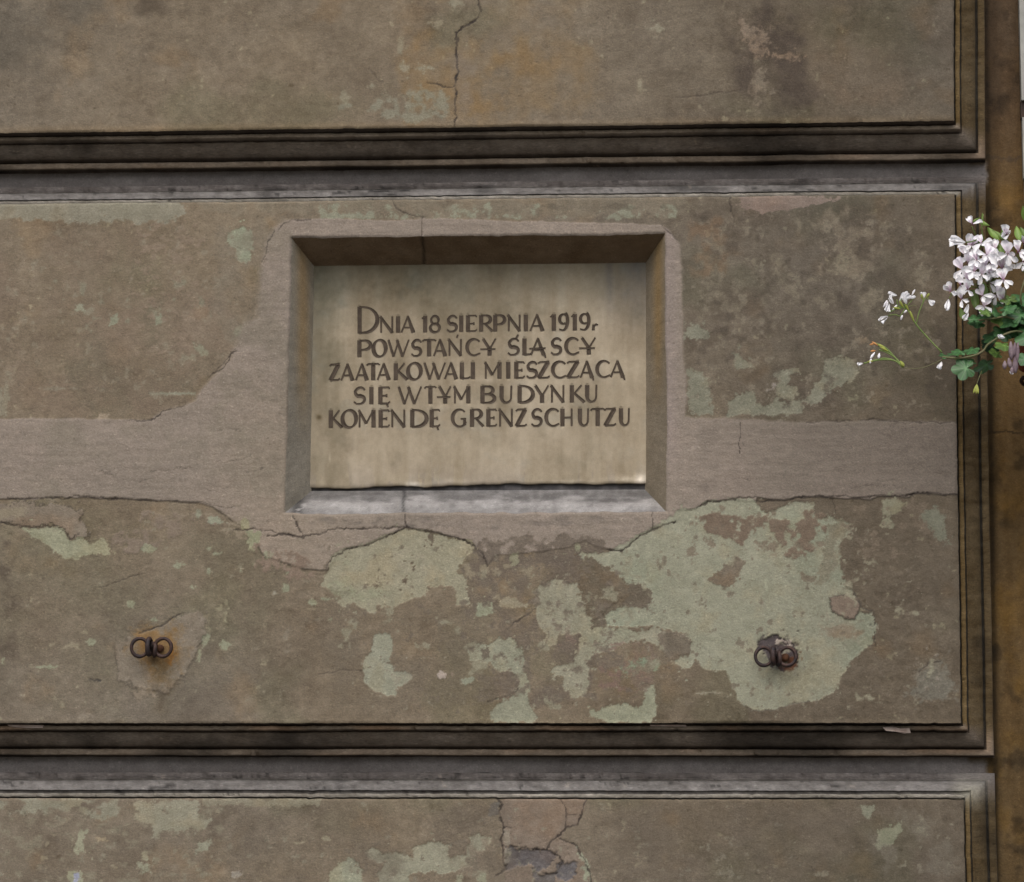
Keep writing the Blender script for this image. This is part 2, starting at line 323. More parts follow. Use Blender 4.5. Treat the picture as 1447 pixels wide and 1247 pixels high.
        # lighter, pinker render right beside the niche on its right and left
        pc += (sstep(966, 944, bu)*sstep(938, 942, bu)*sstep(700, 600, bv))[:, None]*np.array([4, 3, 6])
        p.lay(i, m, pc, .9)
        p.c[i] *= (1-.32*np.exp(-((d+.7)/1.1)**2)*sstep(600, 690, bv+90*fbm(bu, bv, 40, 2, 263))*(1-sstep(680, 700, bu)*sstep(850, 820, bu)))[:, None]
        p.h[i] += m*.25*st
        # mouse-grey drips under the sill
        p.mottle([(430, 728), (930, 724), (920, 745), (700, 750), (440, 745)], (106, 98, 91), .2, 20, .4, 10, blend=.5, seed=265, ay=2.5)
        p.mottle([(672, 755), (860, 757), (860, 800), (672, 800)], (104, 94, 83), -.25, 16, .2, 10, blend=.85, seed=266)
        # crumbling fringe left and centre
        Q = lambda *pts: poly(0, 620, 2.894, pts)
        p.patch(Q((-20, 270), (90, 262), (200, 270), (330, 290), (340, 350), (350, 390), (290, 415), (270, 385), (230, 357), (150, 362), (100, 352), (-20, 345)), (125, 114, 100), 6, 12, 1.1, h=.8, rim=.25, seed=270)
        p.patch(Q((-20, 290), (60, 280), (110, 290), (100, 320), (-20, 330)), (140, 130, 110), 4, 8, 2, blend=.7, seed=271)
        p.patch(Q((90, 366), (150, 365), (200, 358), (240, 362), (265, 385), (290, 415), (340, 398), (365, 430), (415, 408), (445, 430), (446, 475), (380, 466), (330, 482), (310, 495), (262, 490), (222, 466), (200, 440), (150, 408), (120, 390)), (141, 140, 117), 2.5, 8, .9, h=-.3, seed=272)
        p.mottle(Q((430, 400), (600, 290), (820, 300), (900, 350), (760, 400), (640, 470), (480, 480)), (125, 112, 98), .0, 14, .2, 8, h=.6, seed=273)
        p.mottle(Q((600, 290), (980, 300), (1050, 380), (1000, 470), (820, 400), (640, 330)), (138, 126, 108), .35, 9, .2, 10, blend=.8, seed=274)
        p.patch(Q((1010, 380), (1070, 385), (1062, 420), (1038, 458), (1018, 450)), (139, 138, 112), 2.5, 6, seed=275)
        p.patch(Q((985, 325), (1025, 330), (1015, 375), (990, 372)), (137, 133, 108), 2.5, 5, seed=276)
        p.patch(Q((850, 322), (890, 318), (925, 345), (890, 350), (858, 345)), GRN, 2, 6, seed=277)
        p.patch(Q((800, 290), (822, 288), (820, 325), (802, 330)), (128, 126, 108), 2, 5, seed=278)
        for q, (x, y, rx, ry) in enumerate([(605, 450, 34, 18), (730, 515, 24, 14), (855, 450, 12, 9), (885, 470, 20, 5), (1095, 475, 18, 18), (1215, 525, 10, 24), (1178, 545, 9, 12), (985, 535, 7, 9), (1040, 518, 6, 8), (855, 550, 8, 18), (788, 606, 12, 8), (690, 618, 5, 5), (1170, 610, 18, 20), (533, 675, 18, 15), (920, 842, 24, 20), (840, 818, 16, 28), (635, 742, 16, 5), (1280, 670, 18, 16), (1345, 655, 30, 8), (12, 910, 5, 14), (190, 935, 50, 7), (815, 890, 9, 30), (1350, 742, 9, 6), (1310, 735, 9, 6), (375, 830, 24, 16)]):
            p.patch(Q((x-rx, y), (x-rx*.4, y-ry), (x+rx*.7, y-ry*.7), (x+rx, y), (x+rx*.3, y+ry), (x-rx*.6, y+ry*.8)), (139, 141, 118), 2.2, 5, 1.1, blend=.85, seed=280+q)
        p.mottle(Q((1000, 420), (1230, 450), (1340, 560), (1290, 600), (1080, 580), (1020, 520)), (128, 112, 98), .05, 12, .2, 12, h=.5, seed=310)
        p.mottle(Q((1080, 600), (1220, 600), (1200, 660), (1100, 660)), (142, 136, 120), .4, 9, .2, 10, seed=311)
        p.mottle(Q((1000, 720), (1380, 700), (1400, 920), (1020, 900)), (131, 123, 108), .55, 14, .25, 20, blend=.7, seed=312)
        # mortar dab round the left rings, rust stain
        p.patch(Q((475, 850), (500, 825), (600, 795), (680, 752), (735, 720), (820, 712), (842, 740), (838, 800), (800, 880), (765, 950), (705, 1005), (690, 1035), (620, 1030), (545, 1010), (530, 995), (482, 990), (472, 920)), (124, 114, 100), 3, 12, 1., h=1., rim=.12, seed=320)
        p.mottle(Q((530, 1010), (620, 1015), (640, 1060), (580, 1080), (535, 1060)), (134, 122, 106), -.2, 9, .2, 6, h=.6, seed=321)
        p.patch(Q((560, 800), (640, 785), (720, 790), (735, 850), (720, 910), (660, 950), (600, 920), (560, 870)), (134, 101, 58), 10, 14, 10, blend=.7, seed=322)
        p.patch(Q((700, 860), (722, 870), (705, 925), (680, 920)), (150, 98, 40), 3, 5, 3, blend=.7, seed=323)
        p.patch(Q((610, 890), (690, 895), (700, 1000), (640, 1010)), (96, 80, 56), 6, 14, 9, blend=.6, seed=324)
        p.patch(Q((645, 1030), (680, 1040), (672, 1100), (655, 1105)), (84, 74, 62), 3, 8, 5, blend=.6, seed=325)
        p.crack(Q((570, 800), (620, 780), (660, 762), (740, 715)), 1.5, (62, 56, 52), seed=326, op=.9)
        p.crack(Q((800, 915), (820, 880), (840, 840)), 1.6, (138, 136, 116), h=0, seed=327)
        p.crack(Q((365, 985), (410, 992)), 2.4, (50, 48, 50), seed=328, op=.8)
        # big green losses, middle
        G = lambda *pts: poly(450, 680, 2.894, pts)
        p.mottle(G((560, 320), (720, 330), (980, 250), (1090, 270), (1180, 560), (1100, 900), (640, 940), (600, 600)), (100, 90, 80), -.1, 40, .4, 16, blend=.7, seed=330)
        p.mottle(rect(460, 850, 700, 1015), (104, 95, 82), -.1, 60, .5, 30, blend=.5, seed=331)
        p.patch(G((45, 330), (70, 298), (100, 277), (190, 265), (240, 238), (300, 215), (355, 195), (440, 207), (500, 220), (560, 238), (625, 246), (642, 275), (600, 312), (578, 345), (570, 370), (600, 395), (612, 450), (626, 503), (560, 506), (566, 450), (540, 425), (450, 432), (440, 465), (392, 477), (340, 500), (272, 512), (240, 512), (235, 532), (205, 534), (182, 520), (160, 497), (140, 500), (115, 522), (95, 515), (70, 490), (110, 465), (130, 445), (90, 430), (18, 432), (10, 400), (45, 372)), (144, 139, 118), 2.6, 9, .9, h=-.8, var=4, seed=340)
        p.mottle(G((0, 330), (120, 260), (160, 420), (300, 400), (330, 520), (180, 520), (0, 440)), (138, 142, 116), -.1, 40, .3, 12, blend=.55, seed=341)
        p.mottle(G((300, 280), (460, 280), (460, 400), (320, 400)), (150, 143, 124), .2, 20, .4, 14, blend=.6, seed=342)
        for q, (x, y, rx, ry) in enumerate([(463, 232, 14, 30), (240, 425, 18, 11), (355, 403, 11, 16), (245, 365, 8, 12), (388, 362, 8, 8), (380, 330, 4, 5), (255, 468, 7, 6), (1050, 300, 1, 1)]):
            p.patch(G((x-rx, y), (x, y-ry), (x+rx, y), (x, y+ry)), (100, 90, 76), 2.5, 6, seed=345+q)
        p.mottle(G((560, 320), (700, 320), (900, 340), (880, 520), (640, 500), (600, 420)), (136, 126, 106), .33, 11, .15, 10, blend=.85, seed=353)
        p.patch(G((225, 632), (248, 616), (292, 625), (303, 665), (303, 700), (290, 740), (312, 772), (375, 785), (385, 800), (350, 830), (322, 838), (310, 875), (280, 876), (230, 858), (190, 825), (183, 780), (190, 720), (213, 700), (222, 655)), (140, 139, 121), 2, 9, .9, h=-.7, var=3, seed=354)
        p.mottle(G((270, 770), (400, 775), (390, 850), (300, 850)), (141, 133, 116), .0, 10, .3, 8, blend=.6, seed=355)
        p.patch(G((482, 795), (500, 772), (522, 792), (515, 812), (492, 808)), (163, 152, 142), 1, 4, .8, h=.8, seed=356)
        p.mottle(G((330, 690), (580, 650), (600, 800), (420, 900), (330, 880)), (132, 118, 104), .6, 7, .2, 14, blend=.7, seed=357)
        p.patch(G((610, 690), (650, 668), (722, 662), (740, 640), (800, 648), (830, 680), (850, 740), (832, 775), (852, 800), (862, 840), (857, 900), (888, 960), (880, 986), (720, 990), (703, 960), (722, 912), (780, 890), (822, 862), (810, 802), (780, 772), (735, 778), (712, 745), (670, 738), (622, 735)), (139, 138, 119), 3, 9, .9, h=-.7, seed=358)
        p.patch(G((660, 690), (690, 680), (700, 720), (670, 735)), (106, 97, 84), 2.5, 6, seed=359)
        p.patch(G((890, 432), (930, 410), (1000, 402), (1055, 420), (1092, 440), (1110, 470), (1130, 530), (1175, 540), (1184, 600), (1240, 600), (1310, 620), (1372, 590), (1400, 610), (1392, 680), (1320, 652), (1250, 662), (1200, 692), (1132, 702), (1102, 742), (1112, 832), (1090, 882), (1040, 884), (1002, 850), (1000, 802), (952, 780), (962, 758), (1040, 742), (1062, 702), (1070, 622), (985, 622), (970, 665), (940, 672), (930, 622), (902, 592), (888, 520)), (141, 137, 118), 3, 9, .9, h=-.7, seed=360)
        p.patch(G((640, 510), (662, 498), (712, 495), (716, 530), (682, 555), (650, 545)), (137, 138, 116), 2.5, 7, seed=361)
        p.patch(G((740, 482), (800, 475), (855, 508), (848, 520), (740, 515)), (140, 131, 110), 2.5, 7, seed=362)
        p.patch(G((578, 812), (635, 800), (640, 815), (598, 835)), GRN, 2, 5, seed=363)
        p.patch(G((1098, 920), (1150, 936), (1200, 915), (1260, 910), (1310, 920), (1335, 890), (1330, 842), (1372, 832), (1384, 900), (1382, 962), (1340, 990), (1200, 990), (1108, 962)), (139, 139, 118), 3, 9, .9, h=-.7, seed=364)
        p.patch(G((1238, 762), (1290, 728), (1370, 720), (1398, 742), (1382, 782), (1332, 778), (1262, 788)), (126, 134, 112), 4, 8, seed=365)
        p.mottle(G((1120, 640), (1380, 660), (1370, 880), (1140, 880)), (120, 100, 90), .15, 13, .2, 14, blend=.8, seed=366, ay=1.5)
        p.mottle(G((980, 570), (1060, 560), (1050, 740), (900, 740)), (120, 103, 92), .05, 14, .2, 12, blend=.6, seed=367)
        p.mottle(G((960, 280), (1090, 250), (1100, 300), (980, 320)), (134, 133, 110), .1, 10, .2, 8, seed=368)
        p.patch(G((785, 300), (818, 292), (815, 335), (788, 355)), (134, 130, 108), 3, 7, seed=369)
        p.crack(G((770, 612), (810, 575), (860, 545), (890, 520)), 1.4, seed=370, op=.6)
        p.crack(G((0, 790), (60, 782), (100, 772), (180, 778)), .9, seed=371, op=.5)
        p.crack(G((690, 905), (740, 890), (800, 868), (820, 850)), 1.1, seed=372, op=.8)
        # large green field under the band, right
        H = lambda *pts: poly(900, 680, 2.894, pts)
        p.patch(H((-120, 290), (-70, 270), (0, 218), (60, 190), (160, 128), (180, 112), (250, 112), (290, 80), (400, 75), (470, 66), (500, 100), (520, 128), (600, 110), (640, 84), (720, 90), (730, 140), (800, 150), (870, 180), (872, 210), (832, 250), (830, 330), (852, 430), (880, 450), (900, 470), (905, 540), (960, 540), (976, 595), (972, 650), (930, 692), (890, 722), (850, 782), (800, 862), (740, 892), (640, 912), (560, 932), (470, 936), (432, 915), (410, 890), (382, 832), (368, 782), (280, 772), (240, 735), (212, 770), (190, 762), (140, 735), (160, 725), (215, 712), (220, 650), (180, 620), (95, 600), (60, 590), (-60, 600), (-110, 590), (-160, 600), (-170, 570), (-110, 520), (-55, 470), (-70, 430), (-150, 410), (-165, 370), (-210, 340), (-230, 300)), (141, 140, 121), 2.6, 10, .9, h=-.8, var=4.5, seed=380)
        i = p.box(H((-230, 66), (976, 936)), 4)
        gm = (p.c[i, 1] > 128)*sstep(.0, .8, fbm(p.u[i], p.v[i], 120, 4, 381)); p.c[i] += gm[:, None]*np.array([-4, 0, -1])
        gm = (p.c[i, 1] > 125)*sstep(1000, 1250, p.u[i]); p.c[i] *= (1-.07*gm)[:, None]  # last: green darkened to the right, the same painted light falloff
        p.patch(H((-100, 420), (0, 418), (52, 440), (66, 480), (40, 518), (0, 520), (-60, 510)), (104, 95, 82), 3, 8, .9, h=.5, seed=382)
        p.patch(H((-230, 345), (-210, 300), (-120, 350), (-60, 400), (-30, 440), (-60, 520), (-120, 525), (-130, 590), (-180, 600), (-220, 500), (-240, 420)), (103, 94, 80), 4, 9, .9, h=.5, seed=383)
        p.patch(H((290, 400), (340, 372), (370, 330), (402, 305), (440, 330), (420, 370), (395, 425), (360, 432), (310, 415)), (114, 104, 90), 3, 8, .9, h=.5, seed=384)
        p.patch(H((655, 370), (680, 368), (690, 385), (730, 390), (730, 415), (680, 408)), (112, 103, 88), 2, 6, seed=385)
        p.patch(H((85, 612), (150, 618), (200, 620), (222, 655), (218, 705), (160, 722), (135, 735), (100, 690), (85, 650)), (112, 103, 90), 3, 8, .9, h=.5, seed=386)
        p.patch(H((-20, 680), (60, 670), (80, 720), (70, 830), (-20, 890)), (116, 102, 90), 5, 12, 1.2, blend=.7, seed=387, holes=(.5, 16))
        p.mottle(H((220, 130), (480, 130), (560, 120), (720, 110), (840, 110), (820, 160), (760, 240), (740, 330), (560, 330), (420, 260), (260, 220)), (112, 98, 84), -.02, 19, .13, 10, h=.5, seed=388)
        p.mottle(H((720, 90), (900, 95), (1290, 80), (1290, 200), (900, 200), (840, 160)), (118, 105, 90), .2, 20, .3, 8, blend=.6, seed=389)
        p.mottle(H((480, 220), (760, 220), (750, 330), (500, 330)), (134, 124, 106), .35, 9, .2, 12, blend=.8, seed=390)
        p.patch(H((1000, 82), (1050, 70), (1095, 90), (1085, 115), (1040, 150), (1050, 185), (1005, 190), (1010, 140)), (124, 121, 102), 4, 8, 1.2, seed=391)
        p.patch(H((1150, 140), (1200, 110), (1235, 110), (1265, 180), (1280, 250), (1240, 240), (1190, 180)), (115, 114, 99), 4, 9, 1.4, seed=392)
        p.patch(H((780, 190), (835, 150), (870, 190), (862, 225), (830, 250), (820, 330), (770, 420), (730, 420), (760, 300)), (122, 117, 100), 5, 9, 1.5, seed=393, holes=(.5, 18))
        # rough bare ground at right, with the eroded patch at the lower corner
        i = p.box(H((860, 190), (1320, 940)), 5); rr = sstep(890, 990, (p.u[i]-900)*2.894)*sstep(120, 240, (p.v[i]-680)*2.894)
        rr = rr*sstep(1330, 1250, (p.u[i]-900)*2.894); f = fbm(p.u[i], p.v[i], 7, 4, 394, .7); p.h[i] += rr*f*.5; p.c[i] += (rr*f*3)[:, None]
        p.patch(H((1130, 790), (1180, 745), (1250, 730), (1275, 780), (1292, 850), (1270, 890), (1210, 900), (1160, 900), (1125, 860)), (112, 108, 97), 7, 12, 4, blend=.85, seed=395)
        p.mottle(H((1120, 660), (1260, 640), (1300, 890), (1130, 900)), (128, 120, 108), .4, 8, .2, 16, h=.8, blend=.7, seed=396)
        p.crack(H((1150, 785), (1190, 745), (1240, 738)), 2, seed=397, op=.7)
        p.patch(H((785, 475), (860, 462), (905, 492), (912, 515), (888, 562), (850, 560), (800, 535)), (122, 108, 95), 1.5, 6, .8, h=1.4, rim=.3, seed=398)
        p.patch(H((750, 590), (850, 585), (930, 610), (890, 640), (780, 640)), (122, 108, 92), 5, 12, 4, blend=.7, seed=399)
        p.crack(H((850, 440), (880, 445), (900, 470), (930, 520), (965, 530), (970, 580), (945, 590)), 2.2, (70, 66, 62), seed=400, jit=3, op=.8)
        p.crack(H((945, 670), (978, 672), (968, 620)), 1.2, seed=401, op=.8)
        p.crack(H((430, 918), (470, 936), (560, 935), (640, 912), (700, 905)), 1.2, (92, 90, 82), seed=402, op=.7)
        p.crack(H((240, 868), (345, 864)), 1.3, (150, 144, 126), h=0, seed=403)
        p.crack(H((530, 400), (532, 455)), 1.6, (155, 156, 134), h=0, seed=404, op=.8)
        # hole behind the right rings
        p.patch(H((490, 660), (520, 635), (560, 632), (600, 645), (650, 655), (662, 700), (650, 760), (600, 775), (550, 765), (530, 700)), (82, 74, 74), 4, 8, 2.5, h=-3, seed=405)
        p.mottle(H((560, 640), (640, 645), (640, 680), (560, 680)), (168, 154, 142), .1, 7, .2, 4, h=2, seed=406)
        p.patch(H((590, 720), (655, 720), (640, 768), (600, 772)), (92, 56, 36), 3, 6, 3, blend=.8, seed=407)
        # cracks
        low = [(440, 745), (640, 760), (860, 775), (980, 730), (1310, 712), (1330, 1010), (480, 1015)]
        p.mottle(low, (138, 134, 114), .62, 24, .12, 20, blend=.8, seed=700)
        p.mottle(low, (137, 132, 115), .78, 9, .12, 20, blend=.7, seed=701)
        p.mottle(low, (108, 98, 85), .66, 13, .12, 14, blend=.75, seed=702)
        p.mottle([(640, 780), (900, 780), (900, 1000), (640, 1000)], (108, 98, 86), .42, 15, .15, 20, blend=.8, seed=703)
        p.mottle([(960, 700), (1320, 700), (1330, 800), (960, 800)], (112, 100, 86), .4, 13, .15, 16, blend=.75, seed=704)
        p.mottle(rect(-30, 700, 470, 1015), (133, 126, 108), .8, 12, .15, 20, blend=.7, seed=705)
        p.mottle(rect(-30, 310, 350, 585), (132, 124, 107), .62, 12, .15, 20, blend=.65, seed=706)
        p.mottle(rect(970, 290, 1345, 590), (124, 115, 100), .5, 13, .2, 20, blend=.7, seed=707)
        p.mottle(rect(970, 290, 1345, 590), (78, 70, 61), .5, 20, .3, 20, blend=.6, seed=708)
        p.mottle(rect(300, 310, 420, 700), (122, 113, 99), .1, 40, .5, 20, blend=.55, seed=709)
        p.mottle(rect(-60, 590, 420, 712), (128, 119, 105), .2, 60, .5, 20, blend=.6, seed=710)
        p.mottle(rect(960, 598, 1352, 700), (110, 100, 91), .2, 50, .5, 14, blend=.5, seed=711)
        for q in range(26):
            r_ = random.Random(q); x0, y0 = r_.uniform(0, 1300), r_.uniform(600, 695)
            if 400 < x0 < 945 and y0 < 760: continue
            p.crack([(x0, y0), (x0+r_.uniform(10, 28), y0+r_.uniform(-4, 4)), (x0+r_.uniform(30, 60), y0+r_.uniform(-9, 9))], .7, (84, 76, 68), -.6, 3, 720+q, .5)
        CR = [([(1030, 277), (1034, 300), (1040, 318)], 1.2), ([(555, 277), (556, 290), (575, 302), (600, 308)], 1.2), ([(598, 306), (596, 318), (595, 335)], 1.4),
              ([(414, 727), (421, 743), (427, 757)], 1.2), ([(376, 757), (405, 757), (428, 760), (450, 755), (462, 752), (476, 748), (500, 748), (540, 746), (574, 745)], 1.3),
              ([(571, 727), (573, 740), (577, 747)], 1.3), ([(574, 745), (600, 750), (640, 759), (668, 770), (684, 786), (688, 800)], 1.5),
              ([(460, 806), (470, 788), (492, 776), (520, 770), (556, 754), (575, 745)], 1.2), ([(860, 778), (880, 778), (905, 757), (940, 741), (955, 737)], 1.6), ([(924, 722), (921, 748)], 1.),
              ([(985, 719), (1000, 709), (1070, 703)], 1.3), ([(1068, 709), (1110, 707), (1135, 702), (1240, 702), (1290, 700)], 1.5), ([(1280, 702), (1292, 697), (1354, 699)], 1.8),
              ([(1140, 597), (1180, 595), (1235, 592), (1250, 594), (1285, 596), (1355, 597)], 1.1),
              ([(180, 594), (214, 595), (228, 582), (262, 574)], 1.3), ([(300, 530), (315, 522), (328, 500), (334, 497)], 1.2), ([(392, 328), (400, 318), (412, 312), (440, 311)], 1.2),
              ([(388, 326), (378, 345), (372, 370)], .9), ([(935, 318), (950, 332), (960, 346)], 1.), ([(10, 704), (30, 707), (50, 704), (66, 702), (90, 706), (105, 702), (135, 703), (180, 706)], 1.6),
              ([(180, 706), (240, 708), (290, 711), (310, 717), (325, 719), (342, 712)], 1.), ([(0, 738), (25, 743), (45, 746), (80, 743), (95, 755), (100, 763), (112, 755)], 1.2),
              ([(330, 750), (350, 748), (385, 750), (400, 756), (430, 760)], 1.4), ([(1047, 597), (1045, 640)], .8), ([(1178, 704), (1180, 725)], .9), ([(140, 830), (165, 822), (195, 812)], .8),
              ([(296, 534), (330, 500)], .8)]
        for q, (pt, wd) in enumerate(CR): p.crack(pt, wd, seed=420+q, op=min(1, .4+.36*wd), jit=1.8)
        i = p.box([(-40, 1010), (1380, 1026)], 2); e = sstep(1013, 1021, p.v[i]); p.c[i] += (e*9)[:, None]*np.array([1, .9, .7])
        return p
    # lower block
    p.mottle(rect(-40, 1130, 300, 1260), (122, 112, 97), .1, 40, .5, 30, blend=.5, seed=501)
    p.mottle(rect(-60, 1128, 340, 1260), (130, 124, 106), .45, 15, .25, 20, blend=.7, seed=502, ay=1.5)
    B = lambda *pts: poly(0, 980, 2.894, pts)
    p.patch(B((-60, 438), (90, 435), (300, 432), (490, 440), (486, 500), (400, 522), (340, 490), (200, 482), (100, 492), (-60, 470)), (132, 128, 111), 5, 12, 1.2, seed=510, holes=(.55, 22))
    p.patch(B((545, 440), (800, 440), (812, 500), (872, 515), (862, 550), (720, 565), (690, 540), (655, 590), (620, 592), (612, 540), (560, 512)), (138, 134, 116), 5, 11, 1.2, seed=511, holes=(.6, 20))
    p.patch(B((800, 430), (1300, 432), (1320, 450), (1200, 462), (850, 455)), (136, 131, 112), 4, 10, 1.5, seed=512, blend=.7)
    p.patch(B((330, 558), (356, 560), (340, 600), (348, 652), (300, 658), (295, 640), (312, 600)), (142, 140, 118), 3, 7, seed=513)
    p.patch(B((805, 612), (866, 598), (866, 615), (840, 645), (795, 648)), (134, 132, 114), 2.5, 7, seed=514)
    p.patch(B((580, 645), (605, 645), (608, 680), (582, 678)), (140, 136, 116), 2.5, 6, seed=515)
    p.patch(B((560, 695), (612, 690), (615, 730), (575, 735)), (138, 136, 116), 3, 6, seed=516)
    p.patch(B((275, 725), (330, 722), (345, 760), (330, 800), (290, 800)), (146, 145, 122), 3, 7, seed=517)
    p.patch(B((303, 735), (322, 735), (322, 800), (300, 800)), (150, 152, 168), 2, 5, seed=518)
    p.patch(B((390, 590), (430, 586), (440, 605), (400, 610)), (148, 134, 110), 2, 5, seed=519)
    p.patch(B((950, 732), (990, 735), (985, 752), (955, 750)), (150, 144, 132), 3, 5, seed=520)
    p.patch(B((1310, 590), (1340, 576), (1348, 600), (1325, 602)), (136, 130, 110), 2, 5, seed=521)
    D = lambda *pts: poly(480, 980, 2.894, pts)
    p.patch(D((-45, 790), (-40, 730), (0, 688), (55, 675), (80, 700), (88, 730), (92, 840), (-45, 840)), (140, 140, 120), 3, 9, .9, h=-.7, seed=530)
    p.patch(D((108, 650), (135, 630), (178, 662), (252, 648), (300, 682), (298, 622), (400, 608), (445, 622), (452, 670), (520, 662), (530, 592), (572, 578), (622, 590), (600, 632), (562, 652), (550, 702), (470, 730), (422, 742), (392, 720), (282, 738), (285, 860), (148, 860), (160, 732), (180, 700), (125, 680)), (141, 138, 119), 3, 9, .9, h=-.7, seed=531)
    p.patch(D((475, 742), (500, 742), (505, 800), (480, 800)), (136, 134, 112), 2, 5, seed=532)
    p.patch(D((560, 722), (605, 720), (600, 770), (565, 768)), (134, 134, 114), 3, 6, seed=533)
    p.mottle(D((450, 520), (650, 500), (660, 760), (460, 760)), (128, 116, 100), .1, 18, .3, 16, blend=.7, seed=534)
    p.patch(D((662, 428), (1012, 428), (992, 500), (965, 542), (930, 546), (905, 600), (960, 620), (1000, 680), (1040, 800), (680, 800), (672, 690), (662, 600), (666, 540), (655, 490)), (122, 109, 96), 1.5, 7, .9, h=.6, seed=535)
    p.patch(D((700, 622), (735, 635), (790, 642), (860, 645), (888, 670), (850, 712), (800, 730), (785, 690), (720, 712), (680, 720), (688, 660)), (98, 93, 92), 3, 8, 1.2, h=-2, var=9, seed=536)
    p.patch(D((892, 702), (925, 688), (965, 688), (962, 745), (930, 768), (885, 755)), (98, 94, 94), 3, 8, 1.2, h=-2, var=9, seed=537)
    p.patch(D((800, 735), (885, 742), (880, 800), (800, 800)), (100, 94, 90), 4, 8, 1.2, h=-2, var=9, seed=538)
    p.patch(D((612, 450), (655, 445), (650, 500), (615, 500)), (98, 96, 92), 4, 7, 2, blend=.8, seed=539)
    p.patch(D((672, 560), (698, 560), (700, 660), (680, 690)), (134, 128, 116), 3, 7, 1.2, seed=540)
    p.mottle(D((910, 590), (960, 600), (1030, 700), (1035, 780), (1000, 780), (970, 660)), (142, 143, 122), .1, 8, .2, 5, seed=541)
    for q, (pt, wd) in enumerate([(D((640, 428), (660, 450), (655, 490), (668, 540), (660, 600), (668, 680), (682, 722), (640, 745)), 2.4), (D((1012, 430), (992, 470), (990, 500), (972, 540), (930, 547), (905, 572), (862, 610), (850, 642), (790, 640), (740, 635), (705, 622)), 1.7),
                                  (D((905, 430), (925, 480), (930, 500), (925, 545)), 1.), (D((925, 490), (990, 500)), .8), (D((860, 645), (900, 665), (912, 690), (890, 740), (830, 735)), 1.1), (D((905, 590), (960, 620), (1000, 680), (1020, 740), (1030, 800)), 1.5), (D((668, 545), (700, 550)), 1.1)]):
        p.crack(pt, wd, seed=550+q, jit=1.8)
    p.mottle(rect(-40, 1132, 1360, 1270), (132, 127, 110), .72, 13, .15, 6, blend=.7, seed=770)
    p.mottle(rect(300, 1132, 1360, 1270), (98, 89, 78), .3, 60, .5, 20, blend=.5, seed=771)
    p.mottle(rect(480, 1180, 720, 1270), (110, 101, 88), .5, 13, .15, 12, blend=.75, seed=772)
    Ev = lambda *pts: poly(947, 980, 2.894, pts)
    p.patch(Ev((780, 462), (835, 460), (825, 500), (805, 522), (785, 490)), (126, 125, 108), 2.5, 6, 1.1, seed=560)
    p.patch(Ev((835, 600), (855, 565), (915, 555), (920, 525), (945, 535), (942, 590), (880, 632), (840, 620)), (124, 124, 104), 4, 9, 1.3, seed=561)
    p.patch(Ev((1010, 540), (1040, 540), (1040, 565), (1010, 570)), (126, 121, 102), 3, 7, 2, blend=.7, seed=562)
    p.mottle(Ev((0, 600), (300, 560), (420, 700), (300, 800), (0, 800)), (124, 118, 104), .5, 10, .25, 24, blend=.7, seed=563)
    p.mottle(Ev((700, 430), (1220, 440), (1220, 800), (900, 800)), (116, 110, 98), .2, 26, .4, 26, blend=.5, seed=564)
    return p

wall = thing('facade_wall', 'old street facade of raised brown plaster blocks with moulded edges and flaking green paint', 'wall')
def axis_lines(a, b, step, far_a=None, far_b=None):
    n = max(2, int(round((b-a)/step))); L = list(np.linspace(a, b, n+1))
    if far_a is not None:
        x = a; s = step
        while x > far_a: s *= 1.25; x -= s; L.insert(0, x)
    if far_b is not None:
        x = b; s = step
        while x < far_b: s *= 1.25; x += s; L.append(x)
    return np.array(L)
STEP = .0014
def split_lines(pts, step):
    out = []
    for a, b in zip(pts[:-1], pts[1:]):
        n = max(1, int(round((b-a)/step))); out += list(np.linspace(a, b, n+1))[:-1]
    return out+[pts[-1]]
def nwob(t, s): return .0016*(fbm(t*1000, t*0, 120, 2, s)*.8+fbm(t*1000, t*0, 18, 3, s+2)*.5)
def warp(X, Z):
    """slight unevenness of the niche's edges, shared by the face and the splayed sides"""
    dx = np.exp(-(np.abs(X-NX0)/.02)**2)*nwob(Z, 71)+np.exp(-(np.abs(X-NX1)/.02)**2)*nwob(Z, 72)
    dz = np.exp(-(np.abs(Z-NZ1)/.02)**2)*nwob(X, 73)*1.3+np.exp(-(np.abs(Z-NZ0)/.02)**2)*nwob(X, 74)*1.6
    # the left edge leans out a little towards the foot
    dx = dx-np.exp(-(np.abs(X-NX0)/.03)**2)*np.clip((NZ1-Z)/(NZ1-NZ0), 0, 1)*.003+np.exp(-(np.abs(X-NX0)/.03)**2)*.0015
    return X+dx, Z+dz
